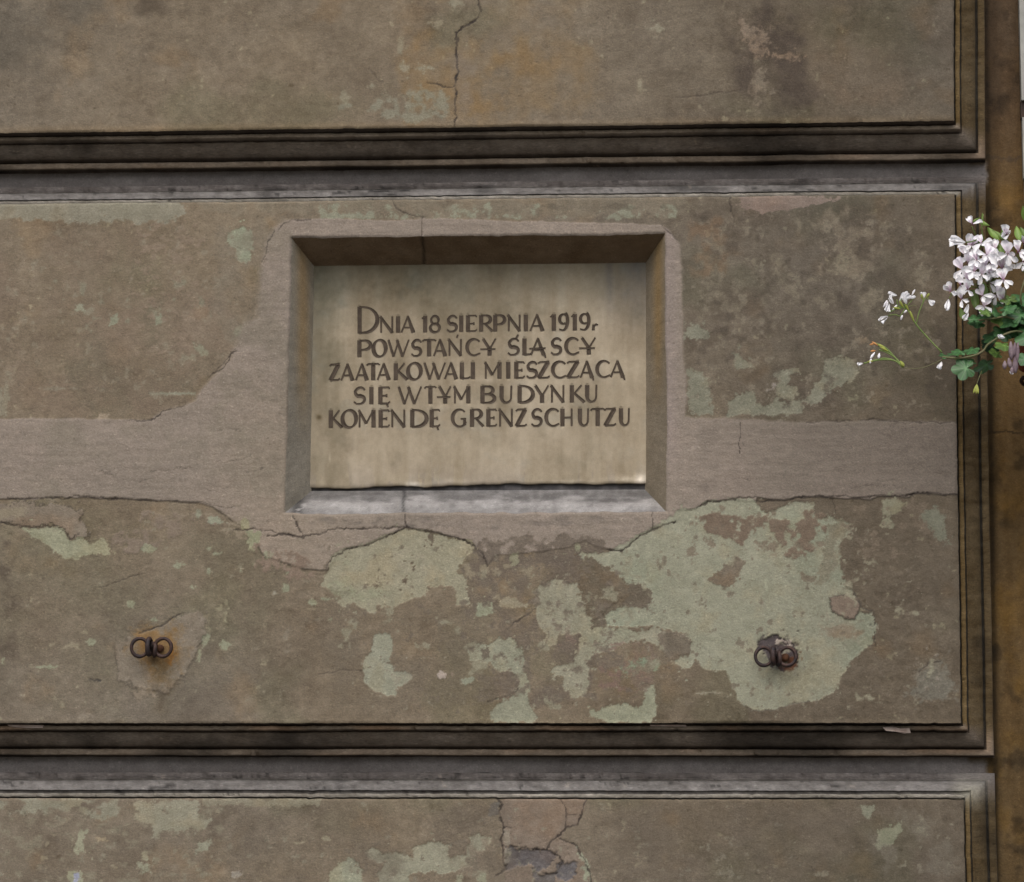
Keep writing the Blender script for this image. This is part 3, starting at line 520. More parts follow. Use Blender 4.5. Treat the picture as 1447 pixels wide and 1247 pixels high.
def block_face(blk, z0, z1, xs, zs, seeds, niche=False, label=None):
    nx, nz = len(xs), len(zs)
    X, Z = np.meshgrid(xs, zs); X = X.ravel().copy(); Z = Z.ravel().copy()
    keep = None
    if niche:
        cx = (xs[:-1]+xs[1:])/2; cz = (zs[:-1]+zs[1:])/2; CX, CZ = np.meshgrid(cx, cz)
        keep = ~((CX > NX0) & (CX < NX1) & (CZ > NZ0) & (CZ < NZ1))
        X0, Z0 = X, Z; X, Z = warp(X, Z)
    else: X0, Z0 = X, Z
    db = Z0-z0; dt = z1-Z0; dr = XR-X0
    Z = Z-np.exp(-(db/.012)**2)*wob(X, seeds[0])+np.exp(-(dt/.012)**2)*wob(X, seeds[1])
    X = X+np.exp(-(dr/.012)**2)*wob(Z, seeds[2])
    X = lean(X, Z)
    u, v = UV(X, X*0, Z)
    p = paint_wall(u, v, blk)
    em = np.minimum(np.minimum(db, dt), dr)
    if niche:
        ex = np.maximum(np.maximum(NX0-X0, X0-NX1), 0); ez = np.maximum(np.maximum(NZ0-Z0, Z0-NZ1), 0)
        em = np.minimum(em, np.hypot(ex, ez)+1e-6)
    rnd = np.exp(-(em/.0016)**2)
    # broad unevenness of hand-floated plaster, plus grain
    y = -(p.h*1.05+fbm(X*1000, Z*1000, 220, 3, 61)*1.6+fbm(X*1000, Z*1000, 24, 4, 62)*.34+fbm(X*1000, Z*1000, 6, 2, 64)*.1)*.001*(1-rnd)+rnd*.0014
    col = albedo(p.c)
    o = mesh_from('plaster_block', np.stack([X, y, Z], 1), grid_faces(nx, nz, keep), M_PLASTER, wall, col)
    if label: o['label'] = label
    return o
xs = axis_lines(XL, XR, STEP, far_a=XFAR)
xsB = np.array([x for x in xs if x < XL-1e-6]+split_lines([XL, NX0, NX1, XR], STEP))
zsB = np.array(split_lines([ZB0, NZ0, NZ1, ZB1], STEP))
ZTOPV = W(675, -14)[2]; ZBOTV = W(675, 1262)[2]
zsA = axis_lines(ZA, ZTOPV, STEP, far_b=ZA+HH-.2); zsA = np.append(zsA[zsA < ZA+HH-.02], ZA+HH)
zsC = axis_lines(ZBOTV, ZC, STEP, far_a=ZC-HH+.2); zsC = np.insert(zsC[zsC > ZC-HH+.02], 0, ZC-HH)
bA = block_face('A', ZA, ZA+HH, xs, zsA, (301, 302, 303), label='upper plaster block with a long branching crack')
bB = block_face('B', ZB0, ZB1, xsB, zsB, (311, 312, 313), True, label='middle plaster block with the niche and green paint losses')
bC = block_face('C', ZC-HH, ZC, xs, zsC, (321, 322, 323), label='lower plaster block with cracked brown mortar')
# coarse blocks beyond the frame
xs2 = axis_lines(XL, XR, .02, far_a=XFAR)
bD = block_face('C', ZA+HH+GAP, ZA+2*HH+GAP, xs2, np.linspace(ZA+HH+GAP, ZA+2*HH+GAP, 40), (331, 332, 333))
# ---- mouldings swept round each block
PROF = [(0, .0012), (.0003, .006), (.0004, .022), (.0026, .022), (.0028, .0155), (.0034, .0150), (.0072, .0150), (.0080, .0158), (.0084, .033), (.0106, .033), (.0110, .0305), (.0135, .0325),
        (.0170, .0350), (.0210, .0385), (.0250, .0430), (.0280, .0480), (.0296, .0530), (.0300, .0640), (.0322, .0640), (.0326, .0585), (.0334, .0580), (.0398, .0580), (.0408, .0590), (.0414, .066), (.0416, .0770), (.0435, .0785)]
PROF_ROLE = [0, 0, 0, 0, 1, 1, 1, 1, 0, 0, 2, 2, 2, 2, 2, 2, 0, 0, 0, 3, 3, 3, 3, 0, 0, 0]
YB = .0775                                               # depth of the recessed wall
def moulding(block, z0, z1, seeds, fine=.0025, seed=0):
    xsb = axis_lines(XL, XR, fine, far_a=XFAR)
    zz = axis_lines(z0, z1, fine)[1:-1]
    path = [(x, z0, 0, -1, 0) for x in xsb[:-1]]+[(XR, z0, 1, -1, 0)]+[(XR, z, 1, 0, 1) for z in zz]+[(XR, z1, 1, 1, 2)]+[(x, z1, 0, 1, 2) for x in xsb[:-1][::-1]]
    P = np.array(path, float); n = len(P); m = len(PROF)
    S = np.array([q[0] for q in PROF]); D = np.array([q[1] for q in PROF])
    nar = P[:, 4][:, None] == 2; idx = np.arange(m)[None, :]
    X = P[:, 0][:, None]+P[:, 2][:, None]*S*1.2; Z = P[:, 1][:, None]+P[:, 3][:, None]*S; Y = np.tile(D, (n, 1)); Y = np.where(nar & ((idx == 17) | (idx == 18)), .0575, Y); sid = P[:, 4][:, None] == 1; lv = .0022*fbm(P[:, 1][:, None]*1000+idx*0, idx*40., 45, 3, seed+50, .7)
    Y = np.where(sid & ((idx == 2) | (idx == 3)), .0185+lv, Y); Y = np.where(sid & ((idx == 8) | (idx == 9)), .0312, Y); Y = np.where(sid & ((idx == 17) | (idx == 18)), .0605+lv, Y); Z = Z+np.where(nar & ((idx == 9) | (idx == 10)), .0032, 0)
    run = np.where(P[:, 4] == 1, P[:, 1]*1000+3333, P[:, 0]*1000)[:, None]
    side = P[:, 4][:, None]*np.ones((1, m)); role = np.tile(np.array(PROF_ROLE), (n, 1))
    nn = fbm(run+S*0, S*1000+side*500+0*run, 30, 4, seed+5)
    lo = fbm(run+S*0, side*500+S*300, 160, 2, seed+6)
    edge = wob(np.where(P[:, 4] == 1, P[:, 1], P[:, 0]), 0)  # placeholder, replaced below
    eb = wob(P[:, 0], seeds[0]); et = wob(P[:, 0], seeds[1]); er = wob(P[:, 1], seeds[2])
    k = np.exp(-(S/.02)**2)
    Zd = (np.where(P[:, 4] == 0, -eb, 0)+np.where(P[:, 4] == 2, et, 0))[:, None]*k
    Xd = np.where(P[:, 4] == 1, er, 0)[:, None]*k
    off = (nn*.00035+lo*.0004)*(1-np.exp(-(S/.004)**2))
    X = X+Xd+P[:, 2][:, None]*off; Z = Z+Zd+P[:, 3][:, None]*off; Y = Y+nn*.0005*(S > .0005)
    X = lean(X, Z)
    ch3 = np.clip(fbm(run+S*0, S*2000+side*700, 11, 3, seed+31, .8)-.75, 0, .5)*((role == 1) | (role == 3)); Y = Y+ch3*.011; Z = Z-P[:, 3][:, None]*ch3*.004
    fl = fbm(run*.35+S*0, S*1600+side*700, 5, 4, seed+33, .8)*(side == 2); Y = Y-fl*.0011*(S > .003)
    u, v = UV(X, Y, Z); q = np.exp(-((u-1372)**2+(v-1118)**2)/22**2); Y = Y-q*(.002+.0035*fbm(u, v, 9, 4, seed+40, .8)); Z = Z+q*.002*fbm(u, v, 12, 3, seed+44)
    nb = fbm(u, v, 60, 4, seed+9); nf = fbm(u, v, 9, 4, seed+12); ns = fbm(u*.2, v*1.5, 10, 4, seed+15)
    c = np.zeros((n, m, 3))
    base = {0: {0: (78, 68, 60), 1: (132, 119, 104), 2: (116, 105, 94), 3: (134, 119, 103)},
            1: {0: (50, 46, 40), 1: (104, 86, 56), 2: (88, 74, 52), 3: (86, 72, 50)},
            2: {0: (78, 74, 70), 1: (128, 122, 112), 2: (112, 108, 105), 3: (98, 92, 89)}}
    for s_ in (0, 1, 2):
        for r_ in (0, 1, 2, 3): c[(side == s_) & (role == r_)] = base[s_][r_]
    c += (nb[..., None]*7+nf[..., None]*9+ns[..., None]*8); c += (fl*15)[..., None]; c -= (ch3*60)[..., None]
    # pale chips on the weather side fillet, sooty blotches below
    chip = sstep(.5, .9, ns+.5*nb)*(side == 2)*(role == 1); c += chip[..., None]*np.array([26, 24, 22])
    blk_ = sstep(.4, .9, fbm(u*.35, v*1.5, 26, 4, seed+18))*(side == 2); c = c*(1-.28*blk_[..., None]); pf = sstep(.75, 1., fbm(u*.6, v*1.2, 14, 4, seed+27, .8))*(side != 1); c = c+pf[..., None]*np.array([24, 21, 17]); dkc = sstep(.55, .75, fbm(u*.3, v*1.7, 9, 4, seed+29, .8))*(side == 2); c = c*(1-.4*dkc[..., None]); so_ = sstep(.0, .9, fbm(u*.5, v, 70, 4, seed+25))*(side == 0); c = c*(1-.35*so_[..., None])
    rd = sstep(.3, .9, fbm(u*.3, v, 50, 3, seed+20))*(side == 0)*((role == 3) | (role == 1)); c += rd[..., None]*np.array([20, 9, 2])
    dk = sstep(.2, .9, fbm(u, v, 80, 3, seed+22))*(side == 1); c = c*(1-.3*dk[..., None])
    # lower corner where the render has crumbled pale
    q = np.exp(-((u-1372)**2+(v-1118)**2)/22**2); c = c*(1-q[..., None])+q[..., None]*(np.array([134, 130, 118])+8*nf[..., None])
    V = np.stack([X, Y, Z], -1).reshape(-1, 3)
    a, b = np.meshgrid(np.arange(m-1), np.arange(n-1)); a = (b*m+a).ravel()
    return mesh_from('moulding', V, np.stack([a, a+m, a+m+1, a+1], 1), M_MOULD, block, albedo(c.reshape(-1, 3)))
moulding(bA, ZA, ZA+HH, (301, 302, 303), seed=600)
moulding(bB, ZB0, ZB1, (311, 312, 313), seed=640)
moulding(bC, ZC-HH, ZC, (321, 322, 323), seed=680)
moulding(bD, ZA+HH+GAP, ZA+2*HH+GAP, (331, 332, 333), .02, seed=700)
# ---- recessed wall behind the blocks
def back_wall():
    x0, x1 = W(1388, 640, YB)[0], W(1452, 640, YB)[0]; 
    xs_ = np.array([XFAR, -1.5]+list(np.arange(XL, x0, .006))+list(np.arange(x0, x1, .0016))+[x1+.1, 1.1])
    zt, zb = W(1400, -20, YB)[2], W(1400, 1270, YB)[2]
    zs_ = np.array([0., .6]+list(np.arange(zb, zt, .002))+[zt+.3, zt+.9, 5.0])
    X, Z = np.meshgrid(xs_, zs_); X = X.ravel(); Z = Z.ravel(); u, v = UV(X, X*0+YB, Z)
    p = Paint(u, v, (88, 70, 44)); c = p.c
    n1 = fbm(u, v*.5, 90, 4, 801); n2 = fbm(u*2.2, v*.35, 26, 4, 802); n3 = fbm(u, v, 8, 4, 803)
    c += n1[:, None]*np.array([10, 6, 1])+n2[:, None]*6+n3[:, None]*4
    o = sstep(.1, .9, fbm(u, v, 40, 4, 804)); c += o[:, None]*np.array([10, 6, -3])
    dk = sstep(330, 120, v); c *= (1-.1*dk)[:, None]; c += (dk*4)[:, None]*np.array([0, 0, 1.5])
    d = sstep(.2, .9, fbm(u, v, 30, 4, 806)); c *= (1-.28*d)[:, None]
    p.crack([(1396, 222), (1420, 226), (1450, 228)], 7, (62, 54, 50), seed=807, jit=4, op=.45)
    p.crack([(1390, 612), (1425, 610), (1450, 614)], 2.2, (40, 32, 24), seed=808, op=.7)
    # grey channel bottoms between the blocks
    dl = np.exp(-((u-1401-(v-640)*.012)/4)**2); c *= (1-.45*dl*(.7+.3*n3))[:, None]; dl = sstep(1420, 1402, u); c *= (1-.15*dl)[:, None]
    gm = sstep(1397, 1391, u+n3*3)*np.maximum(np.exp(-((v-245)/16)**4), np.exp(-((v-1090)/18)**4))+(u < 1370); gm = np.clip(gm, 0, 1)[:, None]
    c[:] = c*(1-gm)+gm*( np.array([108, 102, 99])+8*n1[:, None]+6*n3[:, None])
    y = YB-(n3*.4+n1*.5)*.001
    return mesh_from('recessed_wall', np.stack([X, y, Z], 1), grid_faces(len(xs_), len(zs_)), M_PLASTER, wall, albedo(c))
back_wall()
# ---- splayed sides of the niche
IL, IR = W(442.5, 530, ND)[0], W(911, 530, ND)[0]
IT, IB = W(675, 375.5, ND)[2], W(675, 692.5, ND)[2]
def niche_side(name, which, lab):
    n = 180; k = 22; t = np.linspace(0, 1, n); s = np.linspace(0, 1, k)
    T, S = np.meshgrid(t, s)
    def corner(w_):
        return {'l': ((NX0, NZ0), (NX0, NZ1), (IL, IB), (IL, IT)), 'r': ((NX1, NZ0), (NX1, NZ1), (IR, IB), (IR, IT)),
                't': ((NX0, NZ1), (NX1, NZ1), (IL, IT), (IR, IT)), 'b': ((NX0, NZ0), (NX1, NZ0), (IL, IB), (IR, IB))}[w_]
    a, b, c_, d_ = corner(which)
    X0 = a[0]+(b[0]-a[0])*T; Z0 = a[1]+(b[1]-a[1])*T; X1 = c_[0]+(d_[0]-c_[0])*T; Z1 = c_[1]+(d_[1]-c_[1])*T
    wx, wz = warp(X0.ravel(), Z0.ravel()); X0 = wx.reshape(X0.shape); Z0 = wz.reshape(Z0.shape)
    X = X0+(X1-X0)*S; Z = Z0+(Z1-Z0)*S; Y = .0012+(ND+.004-.0012)*S
    edge_t = np.minimum(T, 1-T)*min(1, 1); fade = np.clip(S*(1-S)*6, 0, 1)*np.clip(edge_t*30, 0, 1)
    r_ = T*500
    nn = fbm(r_, S*80+9, 26, 4, 900+ord(which)); lo = fbm(r_, S*30, 130, 2, 905+ord(which))
    Y = Y+fade*(nn*.0006+lo*.0014)
    if which == 'b': Z = Z+np.sin(S*math.pi)*.002*np.clip(edge_t*30, 0, 1)
    u, v = UV(X, Y, Z); n2 = fbm(u, v, 40, 4, 910); n3 = fbm(u, v, 7, 4, 911)
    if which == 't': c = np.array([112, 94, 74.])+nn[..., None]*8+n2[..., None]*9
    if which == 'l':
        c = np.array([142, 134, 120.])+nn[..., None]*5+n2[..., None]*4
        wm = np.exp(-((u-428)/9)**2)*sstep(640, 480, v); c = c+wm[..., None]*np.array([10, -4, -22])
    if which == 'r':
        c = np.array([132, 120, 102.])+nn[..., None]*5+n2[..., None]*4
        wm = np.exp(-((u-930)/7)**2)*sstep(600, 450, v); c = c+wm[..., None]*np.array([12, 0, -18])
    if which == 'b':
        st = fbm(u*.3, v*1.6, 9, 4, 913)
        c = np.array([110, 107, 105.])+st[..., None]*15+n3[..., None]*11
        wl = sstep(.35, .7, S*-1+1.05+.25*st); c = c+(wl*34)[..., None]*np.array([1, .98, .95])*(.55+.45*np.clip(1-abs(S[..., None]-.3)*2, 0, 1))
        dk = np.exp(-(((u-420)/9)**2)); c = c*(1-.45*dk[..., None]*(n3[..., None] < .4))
    cr = {'t': 597+(v-335)*.06+1.5*fbm(v, v*0, 12, 3, 920), 'b': 571+1.2*fbm(v, v*0+3, 16, 2, 920)}.get(which)
    if cr is not None:
        m_ = np.exp(-((u-cr)/2.2)**2); c = c*(1-.4*m_[..., None]); Y = Y+m_*.0015
    V = np.stack([X, Y, Z], -1).reshape(-1, 3); a_, b_ = np.meshgrid(np.arange(n-1), np.arange(k-1)); a_ = (b_*n+a_).ravel()
    f = np.stack([a_, a_+n, a_+n+1, a_+1], 1)
    if which in 'rt': f = f[:, ::-1]
    o = mesh_from(name, V, f, M_PLASTER, bB, albedo(c.reshape(-1, 3))); o['label'] = lab
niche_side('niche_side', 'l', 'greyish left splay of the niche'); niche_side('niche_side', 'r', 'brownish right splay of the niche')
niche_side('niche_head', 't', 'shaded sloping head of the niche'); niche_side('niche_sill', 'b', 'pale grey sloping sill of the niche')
# mortar bed under the slab
mj_x = np.linspace(IL-.01, IR+.01, 120); zj = IB
V = []
for x_ in mj_x:
    for q_, z_ in enumerate((zj-.004, zj+.004, zj+.014)): V.append((x_, ND+.0075+.0012*math.sin(x_*90+q_)+.0008*math.sin(x_*310), z_))
py_mesh('mortar_bed', V, [(i*3+j, (i+1)*3+j, (i+1)*3+j+1, i*3+j+1) for i in range(119) for j in range(2)], flat_mat('grey_mortar', (.06, .058, .06), (.1, .095, .095), 70, .95), bB)
# dark back of the niche behind the slab
nb_ = py_mesh('niche_back', [(NX0-.02, ND+.03, NZ0-.02), (NX1+.02, ND+.03, NZ0-.02), (NX1+.02, ND+.03, NZ1+.02), (NX0-.02, ND+.03, NZ1+.02),
                             ], [(0, 1, 2, 3)], flat_mat('dark_mortar', (.03, .027, .024), (.06, .052, .045), 60, .95), bB, False)
# ------------------------------------------------------------------ inscription
def arc(cx, cy, rx, ry, a0, a1, w0, w1=None, n=12, wf=None):
    out = []
    for i in range(n+1):
        t = i/n; a = math.radians(a0+(a1-a0)*t); ww = wf(a) if wf else w0+((w1 if w1 is not None else w0)-w0)*t
        out.append((cx+rx*math.cos(a), cy+ry*math.sin(a), ww))
    return out
TH, TN = 7.0, 3.1
def ow(a): return TN+(TH-TN)*abs(math.cos(a+.35))**1.5
def glyph(ch, wide=False):
    b = {'I': [[(.5, 0, TH), (.5, 1, TH)]],
         'N': [[(.1, 0, TN), (.1, 1, TN)], [(.02, 0, 4.6), (.92, 1, 5.6)], [(.92, 0, 3.2), (.92, 1, 3)]],
         'A': [[(.5, 0, TN), (.05, 1, 3)], [(.48, 0, 4), (.86, 1, TH)], [(.25, .7, 2), (.7, .7, 2)]],
         'D': [[(.12, 0, TH), (.12, 1, TH)], [(.1, .02, TN)]+arc(.3, .5, .66, .48, -90, 90, 0, wf=lambda a: TN+(TH-TN)*max(0, math.cos(a-.2))**1.4)+[(.1, .98, TN)]],
         'S': [arc(.55, .27, .36, .25, -20, -150, 3, 4.5, 7)+arc(.44, .25, .3, .28, 180, 110, 4.8, 6, 3)+[(.5, .5, 6.4)]+arc(.45, .73, .42, .25, -40, 80, 6, 3, 7)+[(.25, .98, 3), (.04, .86, 3)]],
         'E': [[(.2, 0, TH), (.2, 1, TH)], [(.2, .03, 2.4), (.86, .02, 2.8), (.93, .12, 2)], [(.3, .52, 2), (.68, .5, 2.6)], [(.7, .42, 2), (.7, .6, 2)], [(.2, .97, 2.4), (.82, .96, 2.8), (.96, .86, 2)]],
         'R': [[(.16, 0, TH), (.16, 1, TH)], [(.16, .03, TN)]+arc(.45, .27, .36, .25, -90, 90, 0, wf=lambda a: TN+3*max(0, math.cos(a)))+[(.25, .53, 2.4)], [(.42, .52, 3.2), (.95, .99, 5)]],
         'P': [[(.16, 0, TH), (.16, 1, TH)], [(.16, .03, TN)]+arc(.5, .29, .42, .27, -90, 90, 0, wf=lambda a: TN+3*max(0, math.cos(a)))+[(.3, .58, 2.4)]],
         'B': [[(.14, 0, TH), (.14, 1, TH)], [(.14, .03, TN)]+arc(.5, .25, .32, .22, -90, 90, 0, wf=lambda a: TN+3*max(0, math.cos(a)))+[(.2, .48, 2.4)], [(.3, .48, TN)]+arc(.5, .73, .42, .25, -90, 90, 0, wf=lambda a: TN+3.4*max(0, math.cos(a)))+[(.14, .98, 2.4)]],
         'O': [arc(.5, .5, .43, .5, 0, 360, 0, n=22, wf=ow)],
         'C': [arc(.58, .5, .48, .49, -42, -300, 0, n=18, wf=lambda a: TN+3.2*max(0, -math.cos(a-.2))**1.3)+[(1.0, .86, 2.4)]],
         'G': [arc(.54, .5, .46, .49, -45, -335, 0, n=18, wf=lambda a: TN+3.2*max(0, -math.cos(a-.2))**1.3), [(.86, .55, 5), (.86, .9, 5)], [(.6, .55, 2.2), (.95, .55, 2.2)]],
         'W': [[(.03, 0, 4), (.27, 1, 4.6)], [(.27, 1, 2.4), (.5, .06, 2.6)], [(.42, 0, 4.6), (.68, 1, 5)], [(.68, 1, 2.6), (.97, 0, 2.8)]],
         'M': [[(.1, .02, TN), (.1, 1, TN)], [(.05, 0, 4.4), (.46, .78, 5)], [(.46, .78, 2.4), (.86, 0, 3)], [(.86, 0, TH), (.86, 1, TH)]],
         'T': [[(.5, 0, TH), (.5, 1, TH)], [(.0, .12, 1.8), (.12, .03, 2.8), (.88, .02, 2.6), (1, .1, 1.8)]],
         'Y': [[(.08, 0, 5), (.52, .6, 5)], [(.95, 0, 2.8), (.55, .6, 3)], [(.53, .55, TH), (.53, 1, TH)]],
         'L': [[(.22, 0, TH), (.22, 1, TH)], [(.22, .97, 2.4), (.8, .95, 2.6), (1, .87, 1.8)]],
         'Z': [[(.02, .12, 1.8), (.2, .03, 2.6), (.95, .02, 2.6)], [(.86, .02, TH), (.1, .98, TH)], [(.05, .98, 2.6), (.8, .97, 2.6), (.98, .88, 1.8)]],
         'K': [[(.14, 0, TH), (.14, 1, TH)], [(.74, 0, 2.8), (.26, .52, 3)], [(.3, .48, 4), (.92, 1, 5.4)]],
         'U': [[(.16, 0, TH), (.16, .66, TH)]+arc(.5, .68, .34, .3, 180, 0, 0, n=9, wf=lambda a: TN+3*max(0, -math.cos(a)))+[(.86, 0, TN)]],
         'H': [[(.18, 0, TH), (.18, 1, TH)], [(.9, 0, TN), (.9, 1, TN)], [(.2, .52, 2), (.9, .5, 2)]],
         '1': [[(.62, 0, TH), (.62, 1, TH)], [(.0, .18, 2), (.55, .03, 3)]],
         '8': [arc(.5, .26, .34, .25, 0, 360, 3.6, n=16, wf=lambda a: 2.8+1.4*abs(math.cos(a+.8))), arc(.5, .74, .42, .26, 0, 360, 4, n=16, wf=lambda a: 2.8+2.4*abs(math.cos(a+.5)))],
         '9': [arc(.5, .3, .38, .29, 60, 330, 0, n=14, wf=lambda a: 3+2.4*abs(math.cos(a))), arc(.42, .4, .46, .58, -55, 95, 0, n=12, wf=lambda a: 2.8+3*max(0, math.cos(a)))+[(.08, .92, 2.6)]],
         'r': [[(.3, .1, 4), (.25, 1, 5)], [(.35, .35, 3), (.7, .08, 4), (.95, .2, 2.4)]]}
    base = {'\u0144': 'N', '\u015a': 'S', '\u0104': 'A', '\u0118': 'E', 'y': 'Y', '\u0143': 'N'}.get(ch, ch)
    g = [list(s) for s in b[base]]
    if ch == '\u0143': g.append([(.62, -.08, 2.6), (.7, -.26, 3.4)])
    if ch == '\u015a': g.append([(.68, -.0, 3), (.86, -.22, 3.4)])
    if ch == '\u0104' and wide: g.append([(-.05, .62, 2), (.98, .6, 2)])
    if ch == '\u0104': g.append([(.84, .97, 4), (.95, 1.05, 3), (.97, 1.18, 2)])
    if ch == '\u0118': g.append([(.8, .97, 2), (.72, 1.05, 3), (.82, 1.18, 2)])
    if ch == 'y': g.append([(-.1, .63, 2), (.93, .63, 2)])
    return g
A_, E_, S_, N_ = '\u0104', '\u0118', '\u015a', '\u0143'
LINES = [
 (lambda u: 447.3-.0126*(u-545), 23.2, [('D', 504.6, 534.6, 433.5, 471.2), ('N', 536.7, 555.9), ('I', 559.5, 565.7), ('A', 566.2, 587), ('1', 596.4, 603.6), ('8', 606.7, 622.3), ('S', 631.1, 647.2), ('I', 648.7, 654.9), ('E', 658, 674.6), ('R', 676.7, 697), ('P', 697, 714.5), ('N', 717.1, 735.8), ('I', 739.9, 746.2), ('A', 748.3, 769.7), ('1', 777.5, 785.8), ('9', 788.9, 803.9), ('1', 807.5, 815.3), ('9', 818.4, 834), ('r', 836, 845.4, 458, 467)]),
 (lambda u: 481-.0112*(u-505), 23.6, [('P', 504.6, 525.3), ('O', 526.3, 546.6), ('W', 548, 578.7), ('S', 580.8, 596.8), ('T', 596.8, 616), ('A', 612, 632.1), (N_, 633.2, 652.9), ('C', 658, 678.8), ('y', 680.9, 701.6), (S_, 717, 734.8), ('L', 738, 752), (A_, 749, 771.5), ('S', 778, 794.6), ('C', 797.7, 818.4), ('y', 820.5, 842.3)]),
 (lambda u: 514.5-.0115*(u-470), 23.4, [('Z', 465.5, 480.7), ('A', 481.3, 501), ('A', 502, 521.2), ('T', 518, 536.7), ('A', 532.6, 552.3), ('K', 556.5, 577.1), ('O', 575, 596.3), ('W', 598.9, 630), ('A', 627.5, 647.7), ('L', 649.3, 664.8), ('I', 665, 671.5), ('M', 684, 709.4), ('I', 715, 721.3), ('E', 726.4, 742), ('S', 743.6, 760.4), ('Z', 759.8, 777), ('C', 779, 800.3), ('Z', 800.8, 819), (A_, 819.5, 839.2), ('C', 841.7, 862.5), (A_, 862, 883.2)]),
 (lambda u: 547.2-.0095*(u-520), 24.2, [('S', 499.4, 517.5), ('I', 521.7, 527.9), (E_, 534, 551.7), ('W', 562.6, 596.3), ('T', 599.9, 616.6), ('y', 619.2, 637.8), ('M', 640.4, 665.3), ('B', 678.8, 700.5), ('U', 705.7, 725.4), ('D', 731.6, 754.1), ('Y', 754.7, 775.9), ('N', 778, 797.7), ('K', 804.9, 827.7), ('U', 826.7, 845.4)]),
 (lambda u: 580-.007*(u-465), 24.6, [('K', 464.7, 484.9), ('O', 482.3, 505), ('M', 505.6, 531.5), ('E', 534.6, 551.2), ('N', 552.3, 573), ('D', 579.7, 604), (E_, 607, 622.3), ('G', 637.8, 659.6), ('R', 663.8, 684), ('E', 687, 702.6), ('N', 704.7, 724.9), ('Z', 728.5, 744.6), ('S', 750.5, 767), ('C', 769.7, 790.4), ('H', 791.5, 809.6), ('U', 816.9, 833.4), ('T', 834.5, 854.7), ('Z', 853.7, 870.8), ('U', 874.9, 891)])]
plaque = thing('memorial_plaque', 'pale sandstone memorial plaque with five lines of dark Polish lettering set in the niche', 'plaque', ((IL+IR)/2, ND, IB))
letters = []
for tf, hh, gl in LINES:
    for g in gl:
        t0, t1 = (g[3], g[4]) if len(g) > 3 else (tf(g[1]), tf(g[1])+hh)
        mid = (g[1]+g[2])/2; wpx = g[2]-g[1]; st = []
        for s in glyph(g[0], g[1] == 749):
            pts = []
            for (x, y, w_) in s:
                slope = -.011*(x-.5)*wpx
                q = W(g[1]+x*wpx, t0+y*(t1-t0)+slope, ND); pts.append((q[0], q[2], max(w_*.92, 2.5)*.00098/2))
            st.append(pts)
        letters.append((g[0], st))
def depth_of(hw): return min(.0017, hw*.62)
# slab: fine grid under the lettering, V-cut along every stroke
tz1, tz0 = W(675, 428, ND)[2], W(675, 612, ND)[2]; tx0, tx1 = W(460, 530, ND)[0], W(896, 530, ND)[0]
px_ = np.array(split_lines([IL-.004, tx0], .0015)[:-1]+split_lines([tx0, tx1], .00052)[:-1]+split_lines([tx1, IR+.006], .0015))
PB = W(675, 685.0, ND)[2]
pz_ = np.array(split_lines([PB, tz0], .0015)[:-1]+split_lines([tz0, tz1], .00052)[:-1]+split_lines([tz1, IT+.006], .0015))
X, Z = np.meshgrid(px_, pz_); nzr, nxc = X.shape
cut = np.zeros_like(X)
for ch, st in letters:
    for s in st:
        for (ax, az, aw), (bx, bz, bw) in zip(s[:-1], s[1:]):
            mw = max(aw, bw)+.001
            i0, i1 = np.searchsorted(px_, [min(ax, bx)-mw, max(ax, bx)+mw]); j0, j1 = np.searchsorted(pz_, [min(az, bz)-mw, max(az, bz)+mw])
            if i1 <= i0 or j1 <= j0: continue
            xx, zz = X[j0:j1, i0:i1], Z[j0:j1, i0:i1]; ex, ez = bx-ax, bz-az; L2 = ex*ex+ez*ez+1e-12
            t = np.clip(((xx-ax)*ex+(zz-az)*ez)/L2, 0, 1); r = np.hypot(xx-ax-t*ex, zz-az-t*ez); hw = aw+(bw-aw)*t
            cut[j0:j1, i0:i1] = np.maximum(cut[j0:j1, i0:i1], np.clip(1-r/hw, 0, 1)*np.minimum(.0017, hw*.62))
u, v = UV(X, X*0+ND, Z)
bot = np.exp(-((Z-PB)/.01)**2)*(fbm(u, u*0, 110, 2, 951)*.0042+fbm(u, u*0, 24, 3, 952)*.0014)
edge = np.minimum(np.minimum(X-IL, IR-X), np.minimum(Z-PB, IT-Z))
base = fbm(u, v, 130, 4, 940); n2 = fbm(u, v, 30, 4, 941); vs = fbm(u*1.6, v*.22, 26, 4, 942); n3 = fbm(u, v, 6, 3, 943)
c = np.array([154, 141, 120.])+base[..., None]*np.array([11, 11, 11])+n2[..., None]*7+vs[..., None]*13+n3[..., None]*4
bl = sstep(0, .9, fbm(u, v, 70, 5, 948, .7)); c = c-bl[..., None]*np.array([13, 11, 10]); bl = sstep(.1, .9, fbm(u, v, 50, 4, 949, .7)); c = c+bl[..., None]*np.array([-4, -1, 2])
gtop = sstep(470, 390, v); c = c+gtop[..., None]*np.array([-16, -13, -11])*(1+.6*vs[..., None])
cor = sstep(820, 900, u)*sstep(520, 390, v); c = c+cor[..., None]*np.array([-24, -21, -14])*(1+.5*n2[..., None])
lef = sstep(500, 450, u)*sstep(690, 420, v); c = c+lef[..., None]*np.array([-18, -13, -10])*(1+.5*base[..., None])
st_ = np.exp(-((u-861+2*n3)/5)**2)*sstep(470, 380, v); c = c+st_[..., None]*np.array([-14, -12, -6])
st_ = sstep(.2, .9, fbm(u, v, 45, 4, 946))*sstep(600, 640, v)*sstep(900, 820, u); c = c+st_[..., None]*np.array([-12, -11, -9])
bot_d = np.exp(-((v-686)/26)**2); c = c+(bot_d*(vs > 0))[..., None]*np.array([-8, -7, -3])
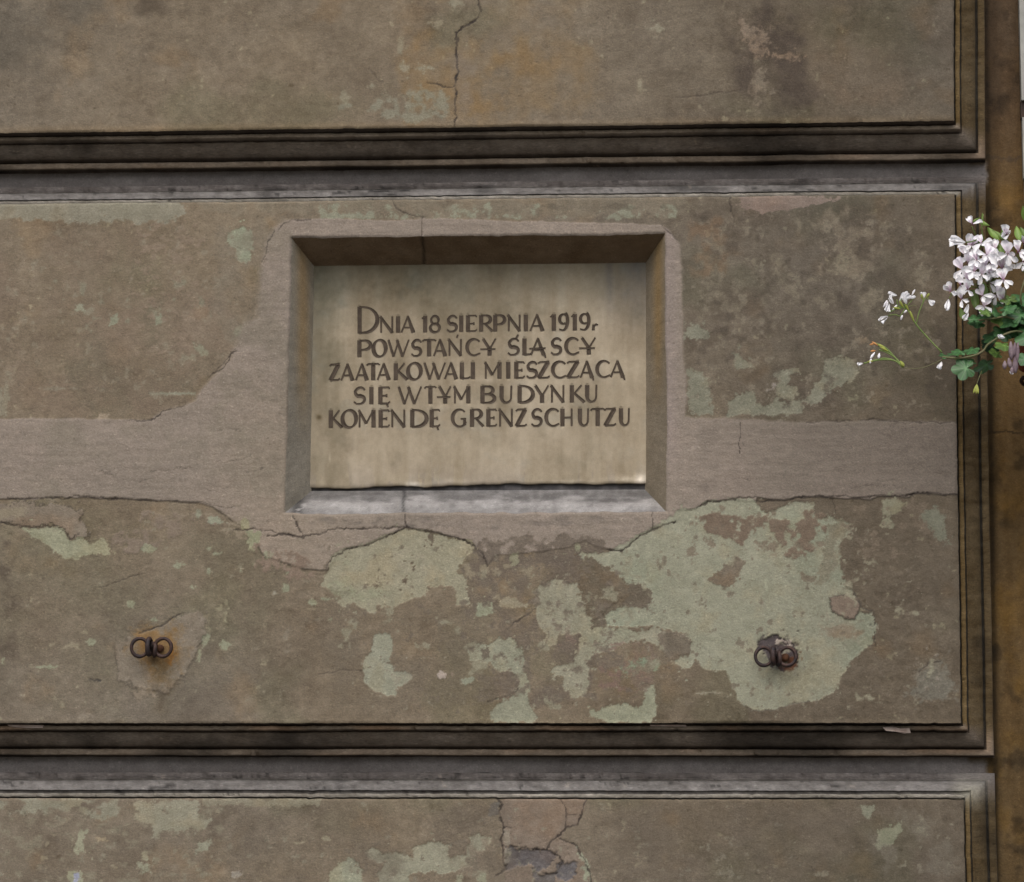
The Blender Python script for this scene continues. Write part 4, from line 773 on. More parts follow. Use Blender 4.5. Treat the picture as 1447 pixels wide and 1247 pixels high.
for cx_, cy_, sx, sy, am in [(585, 684, 14, 3.5, 60), (905, 678, 8, 8, 55), (880, 678, 25, 5, 30), (800, 682, 30, 3, 22), (640, 680, 26, 4, 16), (466, 647, 1.6, 5, 22), (690, 537, 14, 4, 14), (622, 576, 12, 4, 14), (455, 670, 6, 30, 8)]:
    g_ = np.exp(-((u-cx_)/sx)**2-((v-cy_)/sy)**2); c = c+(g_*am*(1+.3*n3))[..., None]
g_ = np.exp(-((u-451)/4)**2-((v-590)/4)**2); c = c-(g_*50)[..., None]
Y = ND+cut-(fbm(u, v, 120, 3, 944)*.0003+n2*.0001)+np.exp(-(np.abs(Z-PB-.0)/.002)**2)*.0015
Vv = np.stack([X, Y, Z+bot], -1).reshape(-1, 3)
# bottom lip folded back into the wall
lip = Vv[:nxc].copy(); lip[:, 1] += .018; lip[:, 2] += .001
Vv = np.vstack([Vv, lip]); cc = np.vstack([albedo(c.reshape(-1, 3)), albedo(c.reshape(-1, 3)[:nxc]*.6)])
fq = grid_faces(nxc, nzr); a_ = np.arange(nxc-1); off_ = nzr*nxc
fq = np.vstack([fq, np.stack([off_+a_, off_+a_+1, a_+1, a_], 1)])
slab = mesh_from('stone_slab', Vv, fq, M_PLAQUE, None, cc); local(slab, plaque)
for ch, st in letters:
    V = []; Fc = []
    for s in st:
        n = len(s); b0 = len(V)
        for i, (x, z, hw) in enumerate(s):
            x0, z0, _ = s[max(i-1, 0)]; x1, z1, _ = s[min(i+1, n-1)]
            if ch in 'O8' and n > 14 and (i == 0 or i == n-1): x0, z0, _ = s[-2]; x1, z1, _ = s[1]
            tx, tz = x1-x0, z1-z0; L_ = math.hypot(tx, tz)+1e-9; nx_, nz_ = -tz/L_, tx/L_
            yl = ND-.0006; yc = ND+depth_of(hw)-.0006
            V += [(x+nx_*hw, yl, z+nz_*hw), (x, yc, z), (x-nx_*hw, yl, z-nz_*hw)]
            if i: q = b0+3*i; Fc += [(q-3, q, q+1, q-2), (q-2, q+1, q+2, q-1)]
    o = py_mesh('letter', V, Fc, M_LETTER, None, False); local(o, plaque)
# ------------------------------------------------------------------ iron rings
def torus(R_, r_, sx=1., n=36, k=10):
    V = []; Fs = []
    for i in range(n):
        a = 2*math.pi*i/n
        for j in range(k):
            b = 2*math.pi*j/k; rr = R_+r_*math.cos(b)*(1+.08*math.sin(3*a+1)); V.append((rr*math.cos(a)*sx, r_*math.sin(b), rr*math.sin(a)))
            Fs.append((i*k+j, i*k+(j+1) % k, ((i+1) % n)*k+(j+1) % k, ((i+1) % n)*k+j))
    return V, Fs
def tube(pts, rad, k=8, cap=True):
    V = []; Fs = []; n = len(pts); P = [Vector(p) for p in pts]
    up = Vector((.13, .2, .97))
    for i in range(n):
        t = (P[min(i+1, n-1)]-P[max(i-1, 0)]).normalized(); a = t.cross(up)
        if a.length < .05: a = t.cross(Vector((1, 0, 0)))
        a.normalize(); b = t.cross(a); r = rad[i] if isinstance(rad, (list, tuple)) else rad
        for j in range(k):
            th = 2*math.pi*j/k; V.append(P[i]+(a*math.cos(th)+b*math.sin(th))*r)
        if i:
            for j in range(k): Fs.append(((i-1)*k+j, (i-1)*k+(j+1) % k, i*k+(j+1) % k, i*k+j))
    if cap: Fs += [tuple(range(k))[::-1], tuple(range((n-1)*k, n*k))]
    return V, Fs
def xf(VF, M): return [M @ Vector(v) for v in VF[0]], VF[1]
def ring_pair(u1, u2, vc, label, zrot):
    y = -.016
    a = W(u1, vc, y); b = W(u2, vc, y); c_ = (a+b)/2
    t = thing('iron_ring_pair', label, 'wall rings', tuple(W((u1+u2)/2, vc, 0)), 'rusty iron rings fixed in the middle block')
    for q, (p_, tl) in enumerate(((a, 8), (b, -6))):
        M = Matrix.Translation(p_) @ Matrix.Rotation(math.radians(tl), 4, 'Z') @ Matrix.Rotation(math.radians(zrot), 4, 'X')
        V, Fs = xf(torus(.0128, .0027, .93 if q == 0 else .96), M); local(py_mesh('ring', V, Fs, M_IRON), t)
    # flat eye seen edge on, joining the rings
    M = Matrix.Translation(c_+np.array([-.003, -.001, .001])) @ Matrix.Rotation(math.radians(84), 4, 'Z') @ Matrix.Rotation(math.radians(6), 4, 'Y')
    V, Fs = xf(torus(.0112, .0036, .8, 28, 8), M); local(py_mesh('eye', V, Fs, M_IRON), t)
    M2 = Matrix.Translation(c_+np.array([.004, .004, -.003])) @ Matrix.Rotation(math.radians(105), 4, 'Z')
    V, Fs = xf(torus(.0085, .0032, .9, 24, 8), M2); local(py_mesh('eye', V, Fs, M_IRON), t)
    V, Fs = tube([c_+np.array([.002, .0, .004]), c_+np.array([.003, .02, .002])], [.005, .0055], 10); local(py_mesh('shank', V, Fs, M_IRON), t)
    # bolt head inside the right ring
    p0 = W(u2-3.5, vc+2, .004)
    V = []; Fs = []; n = 12
    prof = [(.0001, -.013), (.003, -.0125), (.0052, -.0105), (.0060, -.007), (.0058, -.002), (.0064, .004)]
    for i, (r, yy) in enumerate(prof):
        for j in range(n):
            th = 2*math.pi*j/n; rr = r*(1+.08*math.sin(2*th+1)); V.append((p0[0]+rr*math.cos(th), p0[1]+yy, p0[2]+rr*math.sin(th)))
            if i: Fs.append(((i-1)*n+j, (i-1)*n+(j+1) % n, i*n+(j+1) % n, i*n+j))
    local(py_mesh('bolt', V, Fs, M_RUST), t)
ring_pair(197.5, 230.3, 915.3, 'pair of rusty iron rings on an orange rust stain, in a grey mortar dab', 4)
ring_pair(1079.3, 1112.5, 928.0, 'pair of rusty iron rings over a dark hole in the pale green paint', -3)
# loose paint flakes hanging in the lower groove
for lab, pts in (('pinkish paint flake curling out of the lower groove near the right corner', [(1247, 1028), (1262, 1027), (1272, 1030), (1285, 1029), (1287, 1036), (1278, 1037), (1265, 1034), (1252, 1033)]),
                 ('thin pale paint sliver lying in the lower groove below the green patches', [(918, 1024.5), (940, 1024), (969, 1024.5), (970, 1027), (945, 1027), (920, 1026.5)]),
                 ('pale paint sliver in the lower groove at its far left', [(10, 1024.5), (36, 1024), (62, 1025), (60, 1029), (34, 1029), (14, 1027)])):
    q = thing('paint_flake', lab, 'paint flake', tuple(W(pts[0][0], pts[0][1], .01)), 'loose flakes of paint in the lower groove')
    V = [W(a, b, .012+.002*math.sin(i*1.7)) for i, (a, b) in enumerate(pts)]; V2 = [p_+np.array([0, .0012, 0]) for p_ in V]; n = len(V)
    o = py_mesh('flake', V+V2, [tuple(range(n))[::-1], tuple(range(n, 2*n))]+[(i, (i+1) % n, n+(i+1) % n, n+i) for i in range(n)], flat_mat('flake_paint', (.26, .2, .17), (.36, .3, .26), 90, .9), None, False); local(o, q)
# ------------------------------------------------------------------ window at the right, mostly out of frame
M_FR = flat_mat('grey_white_frame_paint', (.22, .22, .2), (.3, .3, .27), 40, .6)
def box(name, x0, x1, y0, y1, z0, z1, mat, parent):
    V = [(x, y, z) for x in (x0, x1) for y in (y0, y1) for z in (z0, z1)]
    return local(py_mesh(name, V, [(0, 1, 3, 2), (4, 6, 7, 5), (0, 4, 5, 1), (2, 3, 7, 6), (0, 2, 6, 4), (1, 5, 7, 3)], mat, None, False), parent)
wx = W(1441.5, 60, .062)[0]
zs_ = W(1444, 252, .062)[2]
win = thing('window', 'edge of a grey-white window frame beside the upper plaster block', 'window', (wx, .085, zs_))
zj0, zj1 = W(1444, 166, .062)[2], W(1444, 142, .062)[2]
box('frame', wx, wx+.05, .060, .12, zj1, zj1+1.2, M_FR, win); box('frame', wx+.0006, wx+.05, .062, .12, zs_, zj0, M_FR, win)
box('hinge', wx-.001, wx+.05, .066, .12, zj0+.0005, zj1-.0005, flat_mat('dark_hinge', (.03, .02, .015), (.05, .03, .02)), win)
box('sill', wx+.002, wx+.7, .0, .12, zs_-.04, zs_-.001, M_FR, win)
gl = bpy.data.materials.new('window_glass'); gl.use_nodes = True; gb = gl.node_tree.nodes['Principled BSDF']; gb.inputs['Base Color'].default_value = (.02, .025, .03, 1); gb.inputs['Roughness'].default_value = .05
box('pane', wx+.0505, wx+.7, .1, .104, zs_, zj1+1.2, gl, win)
# ------------------------------------------------------------------ hanging pot and geranium
FY = -.16
M_POT = flat_mat('terracotta', (.16, .035, .015), (.24, .06, .03), 50, .8)
M_SOIL = flat_mat('soil', (.02, .015, .01), (.05, .035, .02), 120, 1)
pc_ = W(1437+92, 520, FY+.08); pr = .088
pot = thing('flower_pot', 'red terracotta flower pot at the right edge half hidden by geranium leaves', 'flower pot', (pc_[0], pc_[1], pc_[2]-.09))
ztop = W(1440, 476, FY)[2]; prof = [(.0, -.15), (.055, -.15), (.06, -.145), (.078, -.03), (.081, -.03), (.088, -.026), (.090, -.002), (.088, .0), (.083, .0), (.081, -.02)]
V = []; Fs = []; n = 40
for i, (r, z) in enumerate(prof):
    for j in range(n):
        th = 2*math.pi*j/n; V.append((pc_[0]+r*math.cos(th), pc_[1]+r*math.sin(th), ztop+z))
        if i: Fs.append(((i-1)*n+j, (i-1)*n+(j+1) % n, i*n+(j+1) % n, i*n+j))
local(py_mesh('pot_wall', V, Fs, M_POT), pot)
V = [(pc_[0]+.082*math.cos(2*math.pi*j/n), pc_[1]+.082*math.sin(2*math.pi*j/n), ztop-.015) for j in range(n)]
local(py_mesh('soil', V, [tuple(range(n))], M_SOIL, None, False), pot)
brk = thing('pot_bracket', 'black iron bracket holding the flower pot on the recessed wall', 'bracket', (pc_[0], .1, ztop-.1))
V = []; Fs = []
def addp(VF):
    b0 = len(V); V.extend(VF[0]); Fs.extend([tuple(b0+i for i in f) for f in VF[1]])
addp(xf(torus(.0845, .003, 1, 40, 8), Matrix.Translation((pc_[0], pc_[1], ztop-.045)) @ Matrix.Rotation(math.pi/2, 4, 'X')))
addp(tube([(pc_[0], pc_[1]+.085, ztop-.045), (pc_[0], .1, ztop-.045)], .005)); addp(tube([(pc_[0], pc_[1]+.1, ztop-.045), (pc_[0], .1, ztop-.13)], .004))
local(py_mesh('ring_arm', V, Fs, M_IRON), brk)
# plant
def attr_simple(name, rough=.5, sss=0., spec=.3, trans=.0):
    m = bpy.data.materials.new(name); m.use_nodes = True; n_ = m.node_tree.nodes; L = m.node_tree.links; b = n_['Principled BSDF']
    at = n_.new('ShaderNodeAttribute'); at.attribute_name = 'Col'; b.inputs['Roughness'].default_value = rough; b.inputs['Specular IOR Level'].default_value = spec
    nz = n_.new('ShaderNodeTexNoise'); nz.inputs['Scale'].default_value = 140; g_ = n_.new('ShaderNodeNewGeometry'); L.new(g_.outputs['Position'], nz.inputs['Vector'])
    mr = n_.new('ShaderNodeMapRange'); mr.inputs['To Min'].default_value = .75; mr.inputs['To Max'].default_value = 1.2; L.new(nz.outputs[0], mr.inputs[0])
    vm = n_.new('ShaderNodeVectorMath'); vm.operation = 'SCALE'; L.new(at.outputs['Color'], vm.inputs[0]); L.new(mr.outputs[0], vm.inputs['Scale']); L.new(vm.outputs[0], b.inputs['Base Color'])
    if trans:
        tr = n_.new('ShaderNodeBsdfTranslucent'); L.new(vm.outputs[0], tr.inputs[0]); mx = n_.new('ShaderNodeMixShader'); mx.inputs[0].default_value = trans
        L.new(b.outputs[0], mx.inputs[1]); L.new(tr.outputs[0], mx.inputs[2]); L.new(mx.outputs[0], n_['Material Output'].inputs[0])
    return m
M_PETAL = attr_simple('white_petal', .6, trans=.15); M_LEAF = attr_simple('geranium_leaf', .42, trans=.2, spec=.4)
M_STEM = flat_mat('green_stem', (.09, .15, .03), (.16, .22, .06), 60, .5)
M_STEMD = flat_mat('brown_stem', (.08, .09, .035), (.13, .12, .06), 60, .6)
M_BUD = flat_mat('yellow_green_bud', (.2, .24, .04), (.3, .32, .07), 90, .6)
M_DRY = flat_mat('withered_lilac_petal', (.12, .085, .1), (.24, .19, .2), 90, .8)
M_ORG = flat_mat('orange_withered_tip', (.4, .14, .04), (.5, .25, .1), 90, .8)
plant = thing('geranium', 'trailing geranium with white mauve-veined flowers and ivy-shaped leaves at the right edge', 'potted plant', (pc_[0], pc_[1], ztop))
def petal_mesh(kind, L_, Wd, sd_=0):
    rp = random.Random(sd_*7+len(kind)); ph, am, cu = rp.uniform(0, 6), rp.uniform(.0004, .0011), rp.uniform(.1, .34)
    V = []; cols = []; Fs = []; a, b = 7, 5
    for i in range(a):
        t = i/(a-1); wd = Wd*(.12+.88*math.sin(min(1, t**1.15)*math.pi*.62)**1.3)*(1 if t < .95 else .62)
        for j in range(b):
            s = j/(b-1)*2-1
            V.append((s*wd*(1+.1*math.sin(ph+t*5)), L_*t-abs(s)*L_*.09*(t > .8)-(L_*.06 if t > .95 and j == 2 else 0), .0014*s*s*3*t-L_*cu*t*t+L_*.14*t+am*math.sin(ph+s*3+t*6)*t))
            if kind == 'up':
                pr_ = max(0, 1-t*1.9); vein = .6 if (abs(s) < .3 and .1 < t < .62) else (.25 if (abs(s) < .7 and .2 < t < .55) else 0)
                k = max(pr_, vein); k = min(1, k)*.9; cl = np.array([.92, .92, .94])*(1-k)+np.array([.26, .03, .2])*k
            elif kind == 'pink': k = max(0, .6-t)*.8; cl = np.array([.89, .86, .92])*(1-k)+np.array([.34, .08, .26])*k
            else: k = max(0, .35-t); cl = np.array([.86, .86, .88])*(1-k)+np.array([.5, .35, .5])*k
            cols.append(cl)
            if i and j: q = i*b+j; Fs.append((q-b-1, q-b, q, q-1))
    return py_mesh('petal', V, Fs, M_PETAL, cols=np.array(cols), link=False)
PU, PP, PL = ([petal_mesh('up', .0180, .0050, q) for q in range(5)], [petal_mesh('pink', .0180, .0054, q) for q in range(5)], [petal_mesh('low', .0170, .0042, q) for q in range(5)])
def stem(pts, r, mat=None, nm='stem', par=None):
    # smooth through the points
    P = [np.array(p) for p in pts]; out = []
    for i in range(len(P)-1):
        p0 = P[max(i-1, 0)]; p1 = P[i]; p2 = P[i+1]; p3 = P[min(i+2, len(P)-1)]
        for t in np.linspace(0, 1, 6)[: -1 if i < len(P)-2 else None]:
            out.append(.5*((2*p1)+(-p0+p2)*t+(2*p0-5*p1+4*p2-p3)*t*t+(-p0+3*p1-3*p2+p3)*t**3))
    V, Fs = tube(out, r, 6); o = py_mesh(nm, V, Fs, mat or M_STEM)
    return local(o, plant) if par is None else o
def flower(p, facing, roll, npet=5, size=1., pinky=False, open_=1.):
    """tube, calyx and stamens with its petals as children; facing = direction the flower looks"""
    Z = Vector(facing).normalized(); X = Z.cross(Vector((0, 0, 1))).normalized(); Yv = Z.cross(X)*-1
    M = Matrix((X, Yv, Z)).transposed().to_4x4(); M = Matrix.Translation(Vector(p)) @ M @ Matrix.Rotation(roll, 4, 'Z') @ Matrix.Scale(size, 4)
    V, Fs = tube([(0, 0, -.016), (0, 0, -.006), (0, 0, .0)], [.0008, .0011, .0018], 6)
    v2, f2 = tube([(0, 0, 0), (0, -.0015, .005), (0, -.003, .008)], [.0008, .0005, .0003], 5); b0 = len(V)
    V = V+v2; Fs = Fs+[tuple(b0+i for i in f) for f in f2]
    f = py_mesh('flower', V, Fs, flower.mat); f.matrix_world = M; bpy.context.view_layer.update()
    f.parent = plant; f.matrix_parent_inverse = Matrix.Translation(-Vector(plant.location))
    angs = [(18, 'u'), (-18, 'u'), (120, 'l'), (180, 'l'), (-120, 'l')][:npet]
    for a, kd in angs:
        me = random.choice((PP if pinky else PU) if kd == 'u' else PL)
        o = bpy.data.objects.new('petal', me); COL.objects.link(o); o.parent = f
        o.matrix_local = Matrix.Rotation(math.radians(a+random.uniform(-10, 10)), 4, 'Z') @ Matrix.Rotation(math.radians(random.uniform(0, 38)+(1-open_)*50), 4, 'X') @ Matrix.Rotation(math.radians(random.uniform(-18, 18)), 4, 'Y') @ Matrix.Scale(random.uniform(.78, 1.12), 4)
flower.mat = flat_mat('calyx', (.12, .03, .06), (.2, .12, .08), 100, .6)
FZ = lambda X_, Y_, y=FY: W(1300+X_/7.333, 280+Y_/7.333, y)
hub1 = FZ(700, 700, FY+.03)
# main head of flowers: position, facing yaw, roll
HEADS = [(545, 270, 3, .8, 0), (640, 470, 5, 1, 1), (530, 490, 4, .9, 0), (690, 590, 5, 1.05, 1), (490, 600, 5, 1, 1), (590, 640, 5, .9, 0), (760, 640, 4, .9, 0), (440, 740, 5, 1.15, 1),
         (640, 790, 5, .9, 1), (850, 730, 5, 1.1, 0), (490, 860, 5, 1.1, 0), (720, 880, 4, .9, 0), (865, 850, 5, 1, 0), (420, 900, 4, .9, 0), (560, 760, 5, .9, 0), (320, 970, 3, 1, 0), (430, 1050, 4, .8, 0), (650, 1010, 4, .85, 1), (660, 1120, 5, .9, 1),
         (790, 1010, 5, .95, 1), (730, 760, 5, .9, 1), (910, 580, 5, 1.05, 1), (1020, 560, 4, .9, 0), (1070, 660, 5, 1.05, 0), (900, 380, 2, .9, 0), (860, 1050, 3, .8, 0), (1120, 560, 5, 1, 1), (1140, 700, 5, 1, 0), (1080, 470, 4, .9, 0)]
_rh = random.Random(5)
for _ in range(11):
    a_, b_ = _rh.gauss(650, 120), _rh.gauss(740, 190)
    if 380 < a_ < 980 and 420 < b_ < 1080: HEADS.append((a_, b_, _rh.choice((3, 4, 5)), _rh.uniform(.8, 1.05), _rh.random() < .55))
for k_, (a, b, npt, sz, pk) in enumerate(HEADS):
    yy = FY+random.uniform(-.02, .03); p_ = FZ(a, b, yy); out = Vector(p_)-Vector(FZ(720, 760, FY+.05))
    fc = Vector((out.x*6+random.uniform(-.3, .3), -1, out.z*5+random.uniform(-.15, .35)))
    flower(p_, fc, random.uniform(-.5, .5), npt, sz*1.04, bool(pk))
    cpt = FZ(800, 980, FY+.06) if a < 900 else FZ(1100, 800, FY+.06)
    stem([cpt, (np.array(p_)*.5+np.array(cpt)*.5)+np.array([0, .01, .004]), np.array(p_)+np.array([0, .012, 0])], .0007)
def single(p, ang, L_=.013, wd=.005, mat=None, nm='bud'):
    """closed petal or bud: tapering lens, ang in the wall plane"""
    dx, dz = math.cos(ang), math.sin(ang); pts = []; rad = []
    for i in range(8):
        t = i/7; pts.append((p[0]+dx*L_*t, p[1]-.002*t, p[2]+dz*L_*t)); rad.append(max(.0004, wd*math.sin(math.pi*(.08+.86*t**1.25))**.8))
    if mat is None and wd > .0021:
        # half-open bud: three or four curled petals round a slim tube
        ax = Vector((dx, -.15, dz)).normalized(); X_ = ax.cross(Vector((0, 1, 0))).normalized(); Z_ = X_.cross(ax)
        B_ = Matrix((X_, ax, Z_)).transposed().to_4x4(); B_ = Matrix.Translation(Vector(p)) @ B_; V = []; Fs = []; cl = []
        for q in range(4):
            pm = random.choice(PL if q else PU); sc = L_/.0165*random.uniform(.85, 1.1)
            M_ = B_ @ Matrix.Rotation(q*math.pi/2+random.uniform(-.4, .4), 4, 'Y') @ Matrix.Translation((0, 0, .0006)) @ Matrix.Rotation(math.radians(random.uniform(-4, 14)), 4, 'X') @ Matrix.Diagonal((wd/.0046*.62, sc, sc*1.1, 1))
            b0 = len(V); V += [M_ @ v_.co for v_ in pm.vertices]; Fs += [tuple(b0+i for i in f_.vertices) for f_ in pm.polygons]; cl += [(.86, .86, .88)]*len(pm.vertices)
        return local(py_mesh(nm, V, Fs, M_PETAL, cols=np.array(cl)), plant)
    V, Fs = tube(pts, rad, 8); o = py_mesh(nm, V, Fs, mat or single.mat); return local(o, plant)
single.mat = flat_mat('white_bud', (.72, .7, .74), (.88, .88, .9), 80, .6)
single(FZ(470, 460), math.radians(174), .021, .0052)                     # long bud pointing left
single(FZ(295, 1050), math.radians(-96), .017, .004)
single(FZ(500, 1100), math.radians(-105), .013, .0035)
single(FZ(940, 340), math.radians(215), .015, .0038)
single(W(1300+225/7.333, 430+600/7.333, FY), math.radians(-110), .010, .0032)
single(W(1300+500/7.333, 430+90/7.333, FY), math.radians(-115), .012, .0024)
stem([FZ(640, 400, FY+.04), FZ(560, 445), FZ(478, 460)], .0009)
stem([FZ(700, 560, FY+.03), FZ(640, 330), FZ(655, 170)], [.0011]*11 if False else .0009)
stem([FZ(420, 950, FY+.03), FZ(360, 970), FZ(300, 1040)], .0007)
# narrow pale bracts above
def blade(p, ang, L_, wd, cl, nm='bract'):
    V = []; Fs = []; cols = []
    for i in range(7):
        t = i/6; w2 = wd*math.sin(math.pi*(.06+.92*t)); cx_ = p[0]+math.cos(ang)*L_*t; cz_ = p[2]+math.sin(ang)*L_*t
        for s in (-1, 0, 1): V.append((cx_-math.sin(ang)*w2*s, p[1]+.003*abs(s)-.006*t*t, cz_+math.cos(ang)*w2*s)); cols.append(cl)
        if i:
            for s in (0, 1): q = i*3+s; Fs.append((q-3, q-2, q+1, q))
    return local(py_mesh(nm, V, Fs, M_LEAF, cols=np.array(cols)), plant)
LG = np.array([.16, .26, .05])
for (a, b, an, L_, wd) in [(700, 300, -52, .026, .0045), (880, 480, 100, .022, .004), (750, 330, -40, .024, .0035), (820, 470, -75, .02, .005), (1000, 290, -80, .024, .005), (1040, 300, -60, .02, .004), (620, 200, 215, .014, .002), (600, 230, -30, .018, .003), (650, 260, 92, .014, .0016), (1080, 230, 95, .02, .003), (600, 400, -60, .02, .004), (640, 850, -80, .03, .006), (560, 950, -85, .03, .006), (420, 1140, -75, .02, .0045), (770, 500, -100, .02, .004)]:
    blade(FZ(a, b, FY+.012), math.radians(an), L_, wd, LG*random.uniform(.6, 1.25))
# leaves
def leaf_mesh(lob=5):
    outl = []; N_seg = 60
    for i in range(N_seg):
        a = 2*math.pi*i/N_seg; best = .42
        for la, ll, lw in ((90, 1., .32), (30, .92, .3), (150, .92, .3), (-35, .7, .3), (215, .7, .3)):
            d = (math.degrees(a)-la+180) % 360-180; best = max(best, ll*max(0, math.cos(math.radians(min(90, abs(d)*1.75))))**.62)
        if abs((math.degrees(a)-270+180) % 360-180) < 16: best = .16
        outl.append((best*math.cos(a), best*math.sin(a), a))
    V = [(0, 0, 0)]; cols = [LEAFC*1.9]; rings = (.33, .66, 1.)
    for r in rings:
        for (x, y, a) in outl:
            vein = min(abs((math.degrees(a)-la+180) % 360-180) for la in (90, 30, 150, -35, 215))
            z = -.10*r*r+.05*math.sin(a*5)*r+(.05*min(vein, 25)/25)*r
            V.append((x*r, y*r, z)); cols.append(LEAFC*((1.75 if vein < 4 else 1.0)*(1-.1*r)))
    n_ = N_seg; Fs = [(0, 1+i, 1+(i+1) % n_) for i in range(n_)]
    for k in range(2):
        for i in range(n_): a = 1+k*n_+i; b = 1+k*n_+(i+1) % n_; Fs.append((a, a+n_, b+n_, b))
    return py_mesh('leaf', V, Fs, M_LEAF, cols=np.array(cols), link=False)
LEAFC = np.array([.05, .13, .045]); LM = [leaf_mesh()]
LEAFC = np.array([.022, .06, .018]); LM.append(leaf_mesh())
LEAFC = np.array([.09, .16, .035]); LM.append(leaf_mesh())
LZ = lambda X_, Y_, y=FY: W(1300+X_/7.333, 430+Y_/7.333, y)
LEAVES = [(480, 665, 185, .021, 0, 14, 0), (500, 590, 40, .013, 0, 50, 20), (690, 630, 200, .020, 1, 40, -30), (420, 495, 170, .013, 0, 55, 10), (545, 470, 250, .014, 0, 50, -20), (265, 545, 100, .011, 0, 50, 30), (350, 520, 80, .012, 0, 60, 0), (400, 570, 60, .010, 2, 65, 0),
          (745, 440, 200, .018, 1, 30, 30), (760, 340, 160, .017, 0, 40, -20), (600, 190, 190, .016, 0, 45, 15), (670, 150, 120, .017, 0, 50, -10), (560, 160, 90, .012, 0, 40, 0), (760, 90, 60, .016, 0, 40, 30), (850, 150, 200, .018, 2, 40, 10), (960, 160, 170, .024, 0, 45, -20), (1050, 120, 100, .024, 0, 30, 10),
          (890, 60, 30, .016, 0, 40, -30), (1000, 40, 80, .018, 0, 30, 10), (990, 250, 190, .024, 1, 40, 0), (870, 300, 200, .018, 1, 30, 25), (880, 430, 200, .016, 2, 50, 10), (800, 510, 170, .013, 2, 40, 30), (1090, 250, 150, .026, 1, 30, 0), (1120, 30, 60, .024, 0, 30, 0), (1150, 160, 120, .026, 0, 30, 20), (1040, -40, 60, .02, 0, 40, 0), (930, -40, 120, .015, 2, 40, 0),
          (1090, 570, 180, .014, 0, 30, 0), (1180, 330, 200, .028, 0, 30, 0), (1230, 100, 20, .028, 0, 30, 0), (1240, 230, 300, .026, 1, 30, 0), (700, 90, 140, .013, 2, 50, 20), (820, 10, 100, .013, 0, 50, 0)]
for (a, b, rot, sz, kd, tx, ty) in LEAVES:
    o = bpy.data.objects.new('leaf', LM[kd]); COL.objects.link(o)
    yy = FY+random.uniform(-.01, .03)+(.02 if kd == 1 else 0)
    # facing the street, then tilted back and sideways
    M = Matrix.Translation(Vector(LZ(a, b, yy))) @ Matrix.Rotation(math.radians(ty), 4, 'Z') @ Matrix.Rotation(math.radians(-tx), 4, 'X') @ Matrix.Rotation(math.radians(90), 4, 'X') @ Matrix.Rotation(math.radians(rot-90), 4, 'Z') @ Matrix.Scale(sz, 4)
    o.parent = plant; o.matrix_world = M; o.matrix_parent_inverse = Matrix.Translation(-Vector(plant.location)); o.matrix_basis = M
# stems
crown = np.array([pc_[0]-.05, pc_[1], ztop+.01])
stem([crown, LZ(1000, 280), LZ(730, 400), LZ(650, 490), LZ(540, 540), LZ(380, 560), LZ(230, 550)], .0016, M_STEMD)
stem([crown, LZ(960, 150), LZ(760, 150), LZ(600, 170)], .0014, M_STEMD)
stem([LZ(860, 100, FY+.01), FZ(885, 1000), FZ(905, 880)], .0011, M_STEMD)
stem([LZ(760, 110, FY+.01), FZ(738, 1010), FZ(715, 860), FZ(700, 780)], .0011, M_STEMD)
stem([crown, LZ(1050, 0), FZ(1100, 800)], .0014, M_STEMD)
SZ = lambda X_, Y_, y=FY: W(1200+X_/8.313, 390+Y_/8.313, y)
stem([LZ(230, 500), SZ(1000, 810), SZ(870, 670), SZ(780, 560), SZ(720, 450), SZ(670, 380)], .0010)
hub2 = SZ(660, 370)
for (a, b, an, L_, wd) in [(560, 230, 172, .012, .0032), (590, 300, 60, .014, .0030), (640, 300, 45, .013, .003), (455, 475, 205, .0135, .0034), (430, 400, 75, .012, .0018), (500, 420, 50, .012, .0018), (880, 255, 100, .008, .0062), (700, 260, 10, .010, .0026), (400, 370, 60, .011, .0016), (930, 285, -40, .009, .0022), (605, 520, 70, .007, .0016), (735, 230, 60, .009, .0014), (640, 440, 40, .006, .0016), (960, 350, 40, .006, .002), (520, 330, 120, .012, .0026), (610, 250, 20, .012, .0024), (470, 330, 250, .012, .0024), (670, 330, 100, .011, .0024)]:
    single(SZ(a, b, FY+random.uniform(-.006, .006)), math.radians(an), L_, wd)
for P_ in ([(600, 470), (540, 455), (455, 470)], [(580, 360), (560, 280)], [(600, 330), (620, 260)], [(560, 390), (470, 430)], [(700, 330), (760, 260)], [(640, 340), (500, 410), (440, 400)]):
    stem([hub2]+[SZ(*q) for q in P_], .0007)
stem([SZ(790, 560), SZ(820, 430), SZ(860, 330), SZ(880, 260)], .0008); stem([SZ(860, 330), SZ(900, 260), SZ(940, 290)], .0006); stem([SZ(660, 380), SZ(740, 350), SZ(790, 355)], .0006, M_STEMD)
for (a, b, an, L_) in [(640, 380, 120, .012), (700, 420, 115, .012), (600, 390, 170, .01), (860, 280, 100, .008), (760, 540, 110, .016), (910, 260, 60, .007)]:
    single(SZ(a, b), math.radians(an), L_, .0018, M_BUD, 'calyx')
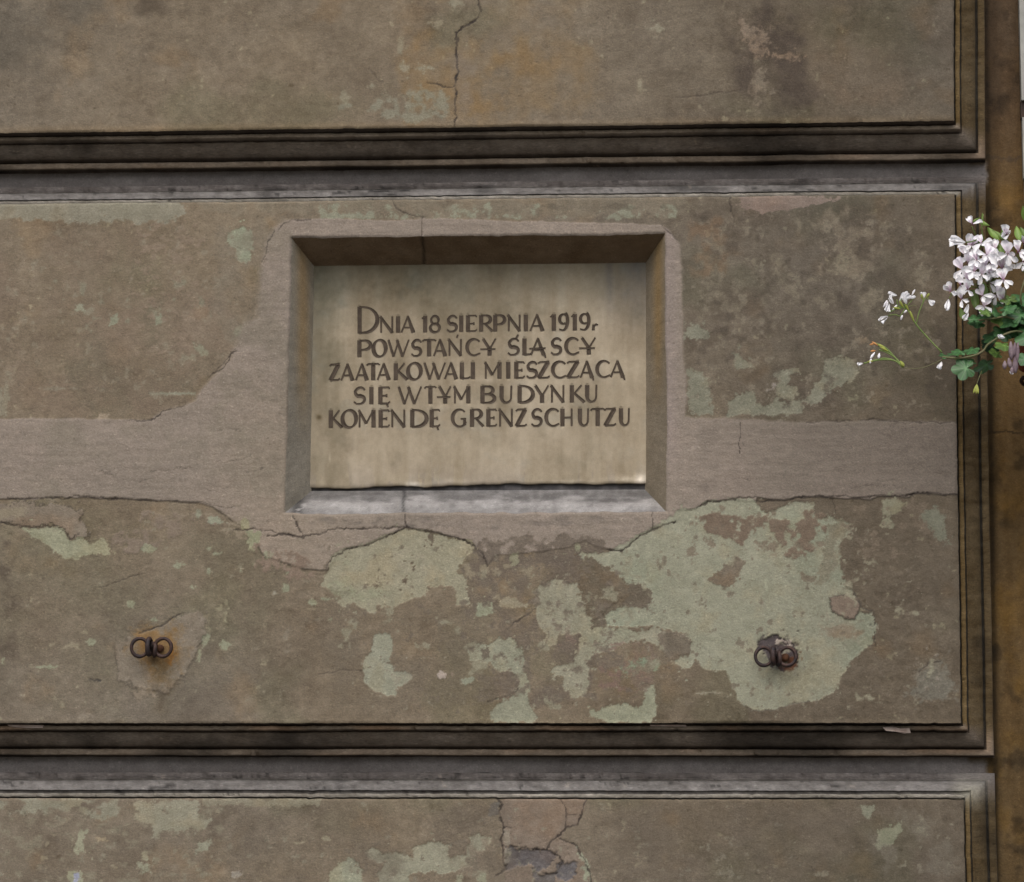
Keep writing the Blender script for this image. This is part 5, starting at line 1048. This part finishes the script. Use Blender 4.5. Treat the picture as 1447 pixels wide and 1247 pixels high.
# drooping spent head below it
hub3 = SZ(630, 1080)
stem([LZ(260, 560), SZ(900, 1070), SZ(760, 1090), hub3], .0006, M_STEMD)
for P_ in ([(540, 960), (440, 870), (340, 820)], [(520, 940), (420, 840), (300, 790)], [(560, 1010), (430, 970), (310, 990), (170, 1030)], [(560, 980), (440, 900), (350, 870)], [(540, 1000), (400, 985), (260, 1005)]):
    stem([hub3]+[SZ(*q) for q in P_], .0010, M_STEM)
for (a, b, an, L_, wd, mt) in [(160, 1030, 190, .007, .003, None), (300, 900, 235, .011, .0017, None), (260, 970, 255, .008, .0017, None), (355, 910, -100, .008, .002, None), (340, 820, 150, .010, .0016, M_ORG), (310, 790, 200, .009, .0014, M_ORG), (310, 880, 190, .007, .0014, M_ORG), (600, 1000, -60, .01, .0026, M_BUD), (430, 860, 150, .012, .0022, M_BUD), (460, 890, 150, .014, .002, M_BUD), (210, 1015, 10, .008, .0018, M_BUD)]:
    single(SZ(a, b), math.radians(an), L_, wd, mt, 'bud')
# withered flowers and small hanging bud
for (a, b, L_, wd) in [(940, 390, .026, .0038), (985, 400, .02, .003), (985, 540, .024, .0042), (920, 560, .014, .0034), (1015, 400, .028, .003), (880, 590, .012, .0032), (955, 640, .012, .003)]:
    single(LZ(a, b, FY-.03), math.radians(-90+random.uniform(-8, 8)), L_, wd, M_DRY, 'withered_flower')
single(LZ(930, 700, FY-.03), math.radians(-40), .006, .002); single(LZ(880, 350, FY-.03), math.radians(170), .01, .004)
stem([LZ(640, 690, FY+.01), LZ(605, 780), LZ(585, 850)], .0006, M_STEMD)
for an in (-96, -112, -84): single(LZ(590, 830), math.radians(an), .014, .0018, M_BUD)
# ------------------------------------------------------------------ street below
gm = bpy.data.materials.new('paving'); gm.use_nodes = True
gm = flat_mat('paving_stone', (.12, .112, .1), (.17, .16, .14), 6, .9)
g = py_mesh('pavement', [(-60, .3, 0), (60, .3, 0), (60, -60, 0), (-60, -60, 0)], [(3, 2, 1, 0)], gm, None, False); g['kind'] = 'structure'
# wall goes on to the right, above and behind the recessed plane
up = py_mesh('wall_core', [(XFAR, .13, 0), (2.6, .13, 0), (2.6, .13, 6), (XFAR, .13, 6), (XFAR, .5, 0), (2.6, .5, 0), (2.6, .5, 6), (XFAR, .5, 6)], [(0, 1, 2, 3), (5, 4, 7, 6), (3, 2, 6, 7), (4, 0, 3, 7), (1, 5, 6, 2)], flat_mat('ochre_wall', (.07, .045, .02), (.1, .07, .035), 5, .95), wall, False)
print('faces', sum(len(o.data.polygons) for o in bpy.data.objects if o.type == 'MESH'), 'W/E', XR, ZA, ZB1, ZB0, ZC)
